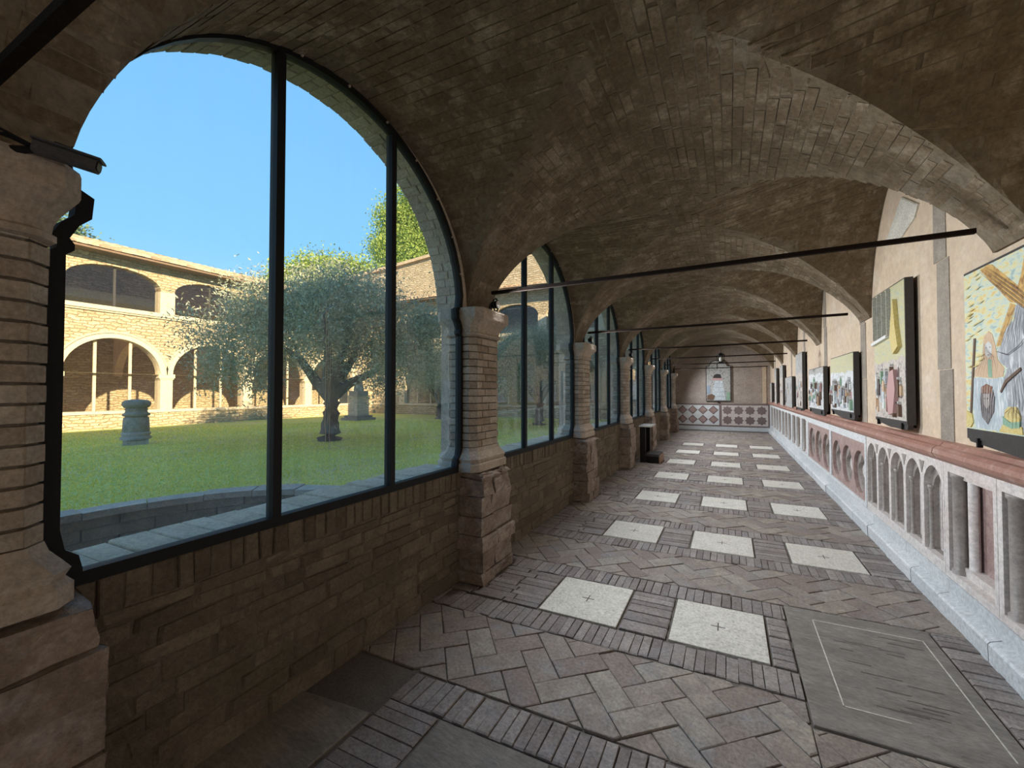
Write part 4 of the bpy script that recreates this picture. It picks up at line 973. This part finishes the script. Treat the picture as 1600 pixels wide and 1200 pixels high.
# grass blades: dense near, sparser far
N = 120000
d = 2.5 + 15 * rs.rand(N) ** 1.5; ang = np.radians(90 + 29.5 + rs.uniform(-27, 60, N))
gx, gy = d * np.cos(ang), d * np.sin(ang)
ok = (gx < -2.5) & (gx > -17.7) & (gy < 17.0 + .1 * gx) & (np.hypot(gx - CX_, gy - CY_) > CR + .2) & (np.hypot(gx + 12.25, gy - 3.56) > .4) & (np.hypot(gx + 8.89, gy - 6.27) > .45) & (np.hypot(gx + 14.18, gy - 11.39) > .75) & (np.hypot(gx + 11.46, gy - 13.6) > .35) & (np.hypot(gx + 6.17, gy - 12.96) > .4)
gx, gy = gx[ok], gy[ok]; N = len(gx); s = .5 + .10 * np.hypot(gx, gy)
th_ = rs.rand(N) * 2 * PI; w = .009 * s; h = .024 * (.6 + .8 * rs.rand(N)) * (.7 + .3 * s); lx_, ly_ = rs.normal(0, .35, N) * h, rs.normal(0, .35, N) * h
V = np.zeros((N, 3, 3)); V[:, 0] = np.stack([gx - w * np.cos(th_), gy - w * np.sin(th_), np.full(N, GZ)], 1); V[:, 1] = np.stack([gx + w * np.cos(th_), gy + w * np.sin(th_), np.full(N, GZ)], 1); V[:, 2] = np.stack([gx + lx_, gy + ly_, GZ + h], 1)
M['grass2'] = leafmat('grass blade', (.74, .74, .13), (.95, .93, .30), .45)
g = fast_mesh('grass', V.reshape(-1, 3), 3, rs.rand(N), M['grass2'], kind='stuff'); g['label'] = 'short green grass over the courtyard'; g['category'] = 'grass'

# ------------------------------------------------------------------ surrounding wings of the cloister
def wing(name, label, fn, axis, piers, a0, a1, face, zeave, sk, dep=4.6, g0=0, g1=0):
    t = thing(name, label, 'building', fn(a0, GZ, 0), sk=sk)
    pt = piers[1] - piers[0]; r = pt / 2 - .17; zs = 2.2
    cs = [p + pt / 2 for p in piers[:-1]]
    holes = [arch_hole(c, r, .93, zs, 20) for c in cs]
    # upper loggia: wide low arches, one bay and a half apart
    up = []; ucs = []
    for c in cs: up.append(arch_hole(c, pt / 2 - .20, 4.42, 5.25, 14, .55)); ucs.append(c)
    b = MB(sk=sk); b.holed([(a0, .0), (a1, .0), (a1, zeave), (a0, zeave)], holes + up, fn, 0, .35, .5); b.build('facade', M[face], t)
    for i, c in enumerate(cs):
        # moulded arch ring of pale brick, outer roll
        b = MB(sk=sk); b.holed(arch_hole(c, r + .17, zs, zs, 24), [arch_hole(c, r - .005, zs + .001, zs, 24)], fn, -.025, .34, .8); b.build('arch_ring', M['fbr_l'], t)
        b = MB(sk=sk); b.holed(arch_hole(c, r + .215, zs, zs, 24), [arch_hole(c, r + .16, zs + .001, zs, 24)], fn, -.055, 0, .2); b.build('arch_moulding', M['fbr_l'], t)
        w_ = MB(sk=sk)
        for q in (-1, 1):
            y = c + q * r * .36; zt = zs + math.sqrt(r * r - (y - c) ** 2); w_.holed(rect(y - .035, y + .035, .93, zt), [], fn, .12, .17, .5)
        fr = w_.build('window_frame', M['fbr_l'], t)
        w_ = MB(sk=sk); hl = arch_hole(c, r - .01, .94, zs, 16); w_.holed(hl, [], fn, .15, .152, .5); nn = len(hl); w_.v = w_.v[:nn]; k_ = nn - 2; w_.f = w_.f[:k_]; w_.t = w_.t[:k_]; w_.m = w_.m[:k_]; w_.build('pane', M['glass_far'], fr)
        w_ = MB(sk=sk); hl = arch_hole(c, pt / 2 - .21, 4.43, 5.25, 12, .54); w_.holed(hl, [], fn, .15, .152, .5); nn = len(hl); k_ = nn - 2; w_.v = w_.v[:nn]; w_.f = w_.f[:k_]; w_.t = w_.t[:k_]; w_.m = w_.m[:k_]; w_.build('upper_pane', M['glass_far'], t)
    for p in piers:
        if p < a0 + .1 or p > a1 - .1: continue
        b = MB(sk=sk); b.holed(rect(p - .175, p + .175, .93, zs - .12), [], fn, -.02, .36, .7); b.build('pier', M['fbr_l'], t)
        b = MB(sk=sk); b.holed(rect(p - .23, p + .23, zs - .12, zs + .02), [], fn, -.05, .38, .7); b.holed(rect(p - .20, p + .20, zs - .17, zs - .12), [], fn, -.035, .37, .5); b.build('pier_capital', M['fbr_l'], t)
        b = MB(sk=sk); b.holed(rect(p - .21, p + .21, 4.40, 5.22), [], fn, -.01, .36, .6); b.build('upper_pier', M['fbr_l'], t)
    b = MB(sk=sk); b.holed(rect(a0, a1, .85, .95), [], fn, -.04, .38, .6); b.build('parapet_coping', M['fbr_l'], t)
    b = MB(sk=sk); b.holed(rect(a0, a1, 4.28, 4.42), [], fn, -.09, .36, .6); b.holed(rect(a0, a1, 4.22, 4.28), [], fn, -.05, .0, .2); b.build('string_course', M['fbr_l'], t)
    # galleries behind
    b = MB(sk=sk); b.holed(rect(a0 - g0, a1 + g1, 0, zeave + (1.35 if dep > 2 else 0)), [], fn, 3.6, 3.8, .4); b.build('gallery_wall', M[face], t)
    b = MB(sk=sk); b.holed(rect(a0, a1, 3.75, 4.1), [], fn, .35, 3.6, .5); b.holed(rect(a0, a1, 0, .3), [], fn, .35, 3.6, .5); b.build('gallery_floor', M['plaster'], t)
    for p in piers:
        if p < a0 + .1 or p > a1 - .1: continue
        b = MB(sk=sk); hl = [(.35, zs), (.35, 3.75), (3.6, 3.75), (3.6, zs)] + [(1.975 + 1.5 * math.cos(PI * i / 12), zs + 1.3 * math.sin(PI * i / 12)) for i in range(13)]
        b.holed(hl, [], lambda w, z, a, p=p: fn(p + a, z, w), -.12, .12, .5); b.build('gallery_arch', M['plaster'], t)
    # roof of half round tiles
    b = MB(sk=sk)
    e0, ez = -.55, zeave + .02; sl = .33
    b.add([fn(a0 - .3, ez, e0), fn(a1 + .3, ez, e0), fn(a1 + .3, ez + sl * dep, e0 + dep), fn(a0 - .3, ez + sl * dep, e0 + dep), fn(a0 - .3, ez - .06, e0), fn(a1 + .3, ez - .06, e0), fn(a1 + .3, ez - .06, .4), fn(a0 - .3, ez - .06, .4)], [(0, 1, 2, 3), (4, 5, 1, 0), (4, 5, 6, 7)], .3); rf_ = b.build('roof', M['eavewood'], t)
    b = MB(sk=sk); a = a0 - .3
    while a < a1 + .3:
        for j in range(int(dep / .42) + 1 if dep < 2 else 6):
            q0, q1 = e0 - .04 + j * .42, e0 + .44 + j * .42; dz = rnd.uniform(0, .015); dr = rnd.uniform(-.012, .012)
            R1, R2 = .125, .105
            V = [fn(a + dr + R_ * math.cos(PI * i / 5), ez + sl * (q - e0) + dz + u + R_ * .8 * math.sin(PI * i / 5), q) for q, R_, u in ((q0, R1, .03), (q1, R2, .0)) for i in range(6)]
            b.add(V, [(i, i + 1, i + 7, i + 6) for i in range(5)] + [(0, 1, 2, 3, 4, 5)])
        a += .25
    b.build('roof_tiles', M['tiles'], rf_, kind='stuff')
    return t
WX = -17.9
lfn = lambda a, z, w: (WX - w, a, z)
piers_l = [7.79 + 2.72 * j for j in range(-4, 4)]
tl = wing('cloister_wing', 'sunlit two-storey cloister wing across the courtyard with arcade and tiled roof', lfn, 'y', piers_l, -3.5, 17.1, 'face_l', 6.14, True, 4.6, 0, 3.9)
YF = 17.1
ffn = lambda a, z, w: (a, YF + w, z)
piers_f = [-15.76 + 2.72 * j for j in range(0, 6)]
tf = wing('cloister_wing', 'cloister wing closing the courtyard at its far end, with an upper loggia', ffn, 'x', piers_f, -17.9, -2.1, 'face_f', 6.45, True, .85, 3.6, 0)
for y0, y1, z0, z1, m_, nm in ((3.0, 6.6, 4.3, 5.35, 'face_screen', 'screen_panel'), (2.35, 2.95, 5.0, 5.1, 'white', 'wall_sign')):
    b = MB(sk=False); b.box(-20.6, -20.55, y0, y1, z0, z1, .5)
    if m_ not in M: M[m_] = mat('pale green screen', (.50, .50, .38), (.55, .55, .42), 2, .2, bump=0)
    b.build(nm, M[m_], tl)
for c in [p + 1.36 for p in piers_l[:-1]][3:]:
    b = MB(); b.holed(rect(c - .03, c + .03, 4.42, 5.78), [], lfn, .12, .17, .5); b.build('upper_mullion', M['darkgrey'], tl)
# tall stone church behind the far wing
t = thing('stone_church', 'tall sunlit rough stone wall of a church rising above the far wing', 'building', (-12, YF + .45, 0))
cf = lambda a, z, w: (a, YF + .45 + w, z)
top = [(-2.0, 10.4), (-8, 9.8), (-13, 9.1), (-16, 8.8), (-19, 8.55), (-22.0, 8.25)]
b = MB(); b.holed([(-22.0, 6.5), (-2.0, 6.5)] + top, [], cf, 0, 4.2, .6); b.build('wall', M['face_f'], t)
b = MB(); b.holed([(x, z + .16) for x, z in top] + [(x, z) for x, z in reversed(top)], [], cf, -.16, 4.25, .8); b.build('coping', M['tiles'], t)

# ------------------------------------------------------------------ lawn furniture
sx, sy = -12.25, 3.56
t = thing('column_stump', 'weathered grey stone column stump with rounded cap standing on the lawn', 'column', (sx, sy, GZ), sk=False)
b = MB(sk=False); b.lathe([(.31, GZ - .03), (.31, GZ + .10), (.28, GZ + .12)], (sx, sy, 0), 4, .9, ph=.5); b.build('foot_slab', M['kerb'], t)
b = MB(sk=False); b.lathe([(.27, .12), (.28, .16), (.26, .19), (.24, .20), (.265, .25), (.25, .28), (.235, .29)], (sx, sy, GZ), 20, .5); b.build('base_ring', M['kerb'], t, smooth=True)
b = MB(sk=False); b.lathe([(.235, .28), (.24, .33), (.225, .62), (.19, .66)], (sx, sy, GZ), 20, .6); b.build('drum', M['weather'], t, smooth=True)
b = MB(sk=False); b.lathe([(.19, .655), (.24, .68), (.245, .72), (.20, .75), (.19, .80), (.21, .82), (.19, .85)], (sx, sy, GZ), 20, .4); b.build('neck_ring', M['weather'], t, smooth=True)
b = MB(sk=False); b.lathe([(.16, .84), (.22, .87), (.255, .93), (.25, .99), (.20, 1.04), (.08, 1.06), (.01, 1.06)], (sx, sy, GZ), 20, .2); b.build('cap', M['weather'], t, smooth=True)
px, py = -14.18, 11.39
t = thing('statue_pedestal', 'square brick pedestal with stone cap on the far lawn', 'pedestal', (px, py, GZ), sk=False)
b = MB(sk=False); b.box(px - .52, px + .52, py - .5, py + .5, GZ - .03, GZ + .10); b.box(px - .42, px + .42, py - .4, py + .4, GZ + .1, GZ + .2); b.build('step', M['weather'], t)
b = MB(sk=False)
for c_ in range(11):
    z = GZ + .2 + c_ * .075
    for q in range(3): b.box(px - .31 + q * .207, px - .31 + q * .207 + .20, py - .31, py + .31, z, z + .066)
b.build('brick_courses', M['outer'], t, kind='stuff')
b = MB(sk=False); b.box(px - .35, px + .35, py - .35, py + .35, GZ + 1.025, GZ + 1.07); b.box(px - .28, px + .28, py - .28, py + .28, GZ + 1.07, GZ + 1.27); b.build('cap', M['weather'], t)
t = thing('statue', 'small dark seated statue on the brick pedestal behind the olive', 'statue', (px, py, GZ + 1.27), sk=False)
zz = GZ + 1.27
b = MB(sk=False); b.lathe([(.20, 0), (.22, .05), (.19, .2), (.16, .35), (.15, .5), (.17, .62), (.12, .70), (.06, .73), (.075, .80), (.08, .86), (.05, .93), (.01, .94)], (px, py, zz), 14, .3)
for s_ in (-1, 1): b.tube([(px + s_ * .16, py, zz + .62), (px + s_ * .22, py - .03, zz + .42), (px + s_ * .10, py - .16, zz + .34)], [.05, .045, .035], 8, .3)
b.build('figure', M['weather'], t, smooth=True)
o = MB(sk=False); o.box(px + .5, px + 1.6, py + 3.4, py + 3.6, GZ, GZ + .06); 

# ------------------------------------------------------------------ trees
def leaves(centres, n, L, Wd, seed, up=.3, cl=14):
    r = np.random.RandomState(seed); C0 = np.array([c[:3] for c in centres]); R0_ = np.array([c[3:6] for c in centres]); vol = np.prod(R0_, 1) ** .75; pr = vol / vol.sum()
    idx = r.choice(len(centres), n, p=pr); u = r.normal(size=(n, 3)); u /= np.linalg.norm(u, axis=1)[:, None]; rad = r.rand(n) ** .45
    c = C0[idx] + u * R0_[idx] * rad[:, None]
    # clump towards random twigs for a broken outline
    tw = r.normal(size=(n // cl + 1, 3)); base_i = r.randint(0, n, n // cl + 1); tc = c[base_i]; k = r.randint(0, len(tc), n)
    c = tc[k] + r.normal(0, L * (1.6 if cl < 20 else 1.9), (n, 3)) * [1, 1, 1.3]
    d_ = tw[k] * .6 + r.normal(size=(n, 3)) * .6; d_[:, 2] += up; d_ /= np.linalg.norm(d_, axis=1)[:, None]
    e = np.cross(d_, r.normal(size=(n, 3))); e /= np.linalg.norm(e, axis=1)[:, None]; l = L * (.7 + .6 * r.rand(n))[:, None]; w_ = Wd * (.7 + .6 * r.rand(n))[:, None]
    V = np.stack([c - d_ * l / 2, c + e * w_ / 2, c + d_ * l / 2, c - e * w_ / 2], 1).reshape(-1, 3)
    return V, r.rand(n)
def olive(label, x, y, sc_, rot, src=None):
    t = thing('olive_tree', label, 'tree', (x, y, GZ), 'olive trees on the lawn', sk=False)
    if src is None:
        rr = random.Random(3); b = MB(sk=False)
        b.tube([(x, y, GZ - .05), (x, y, GZ + .06), (x + .02, y, GZ + .18), (x - .02, y + .02, GZ + .42), (x + .03, y + .02, GZ + .7), (x + .06, y + .01, GZ + .95), (x + .03, y, GZ + 1.2)], [.36, .31, .255, .22, .21, .21, .24], 14, .5)
        tips = []
        fork = [((-.35, -.15, 1.5), (-.75, -.35, 2.1), (-1.5, -.8, 2.7)), ((.25, .35, 1.45), (.55, .85, 1.75), (1.1, 1.6, 2.5)), ((.0, .1, 1.6), (.05, .3, 2.2), (.1, .5, 3.0)), ((-.1, .3, 1.5), (-.1, .8, 2.2), (-.3, 1.2, 3.2)), ((.3, -.3, 1.6), (.9, -.7, 2.2), (1.3, -1.1, 2.9))]
        for f_ in fork:
            P_ = [(x + .03, y, GZ + 1.08)] + [(x + p[0], y + p[1], GZ + p[2]) for p in f_]; b.tube(P_, [.17, .13, .085, .02], 8, .5)
            for q in range(2):
                s0 = P_[rr.choice((2, 3))]; e = (s0[0] + rr.uniform(-.9, .9), s0[1] + rr.uniform(-.9, .9), s0[2] + rr.uniform(-.1, 1.1)); b.tube([s0, ((s0[0] + e[0]) / 2 + .05, (s0[1] + e[1]) / 2, (s0[2] + e[2]) / 2 + .08), e], [.025, .015, .006], 5, .5)
        trk = b.build('trunk', M['bark'], t, smooth=True)
        rr = random.Random(11); cen = []
        R_ = Vector((math.cos(math.radians(29.5 + 0)), math.sin(math.radians(29.5)), 0)); Fv = Vector((-R_.y, R_.x, 0))
        # clumps laid out as the crown shows: broad, low to the left, a tall middle, drooping sides
        for (u, v, z, a, c_) in ((-2.55, 0, 2.55, .62, .55), (-2.0, .5, 3.1, .7, .6), (-2.2, -.5, 1.9, .55, .5), (-1.4, -.4, 3.6, .75, .65), (-1.5, .4, 2.5, .8, .65), (-1.3, -.6, 1.6, .5, .35), (-.8, .7, 3.9, .8, .6), (-.5, -.5, 3.1, .95, .8), (0, .3, 4.3, .7, .5), (.4, -.4, 3.7, .85, .75),
                                 (.1, .6, 2.6, .9, .6), (.9, .4, 4.1, .55, .5), (1.1, -.3, 3.2, .85, .75), (1.2, .7, 2.4, .8, .6), (1.8, .2, 2.8, .75, .65), (1.75, -.3, 1.9, .6, .5), (2.3, .3, 2.2, .55, .55), (2.35, -.3, 3.0, .4, .4), (1.3, -.8, 1.55, .45, .35), (.3, -1.2, 2.5, .6, .6), (-.6, 1.4, 2.9, .8, .7)):
            p = R_ * u * 1.12 + Fv * v; cen.append((p.x, p.y, z - max(0, z - 3.2) * .4, a * 1.1, a * 1.1, c_ * 1.08))
        for q in range(26):
            a = rr.uniform(0, 2 * PI); u = rr.uniform(-2.9, 2.5); z = 1.5 + rr.random() * 3.0; p = R_ * u + Fv * rr.uniform(-1.2, 1.2)
            zt = 4.1 - .35 * abs(u) ** 1.3
            cen.append((p.x, p.y, min(z, zt), .28, .28, .32))
        V, tt = leaves(cen, 70000, .10, .026, 4, .3, 24)
        fo = fast_mesh('foliage', V, 4, tt, M['olive'], t)
        return t
    for ch in src.children:
        c = ch.copy(); COL.objects.link(c); c.parent = t
        if ch.name.startswith('trunk'): pass
    t.scale = (sc_,) * 3; t.rotation_euler.z = rot
    return t
# the trunk mesh is stored relative to the tree's foot, so copies can be scaled and turned
o1 = olive('largest olive tree with a thick forked trunk, seen through the biggest window', -8.89, 6.27, 1, 0)
o2 = olive('small distant olive tree beside the first full pillar', -11.46, 13.6, .74, 1.9, o1)
o3 = olive('rounded olive tree seen through the second window', -6.17, 12.96, .82, .5, o1)
def bgtree(label, x, y, H, cen, n, L, Wd, m, seed):
    t = thing('background_tree', label, 'tree', (x, y, 0), 'trees beyond the roofs', sk=False)
    b = MB(sk=False); b.tube([(x, y, 0), (x + .2, y, H * .4), (x, y, H * .8)], [.4, .3, .12], 8, .5); b.build('trunk', M['bark'], t)
    V, tt = leaves(cen, n, L, Wd, seed); fast_mesh('foliage', V, 4, tt, m, t); return t
bgtree('bright yellow green tree rising behind the large olive', -33.5, 22, 14, [(0, 0, 9.6, 3.4, 3.4, 3.0), (-2.2, -1, 11.8, 1.8, 1.8, 1.3), (1.5, 1, 12.3, 2.4, 2.2, 1.6), (3.8, 2, 12.4, 1.5, 1.5, 1.0), (-.5, 0, 13.0, 1.5, 1.5, .9), (-3.8, -2.0, 11.0, 1.2, 1.2, .9), (5.2, 3, 11.0, 1.4, 1.4, .8)], 42000, .27, .15, M['green'], 8)
bgtree('tall bright conifer behind the stone church', -28.4, 29.9, 22, [(0, 0, 15, 4.2, 4.2, 3.5), (1.2, .6, 18.5, 3.6, 3.4, 2.6), (-1.6, -1, 19.5, 2.6, 2.6, 1.9), (.4, 0, 22, 2.4, 2.4, 1.8), (2.8, 2, 20.8, 2.6, 2.6, 2.2), (-2.6, -1.6, 16.5, 2.0, 2.0, 1.8), (4.5, 2, 17.5, 2.6, 2.6, 3.0)], 60000, .26, .13, M['green'], 9)
bgtree('dark blue green tree behind the left wing roof', -41.9, 7.3, 13, [(0, 0, 12.2, 1.5, 1.5, 1.0), (.3, .9, 13.2, .8, .8, .5), (-.3, -.6, 13.8, .9, .9, .6), (.3, 1.8, 12.0, .9, .9, .4)], 9000, .26, .13, M['pine'], 10)
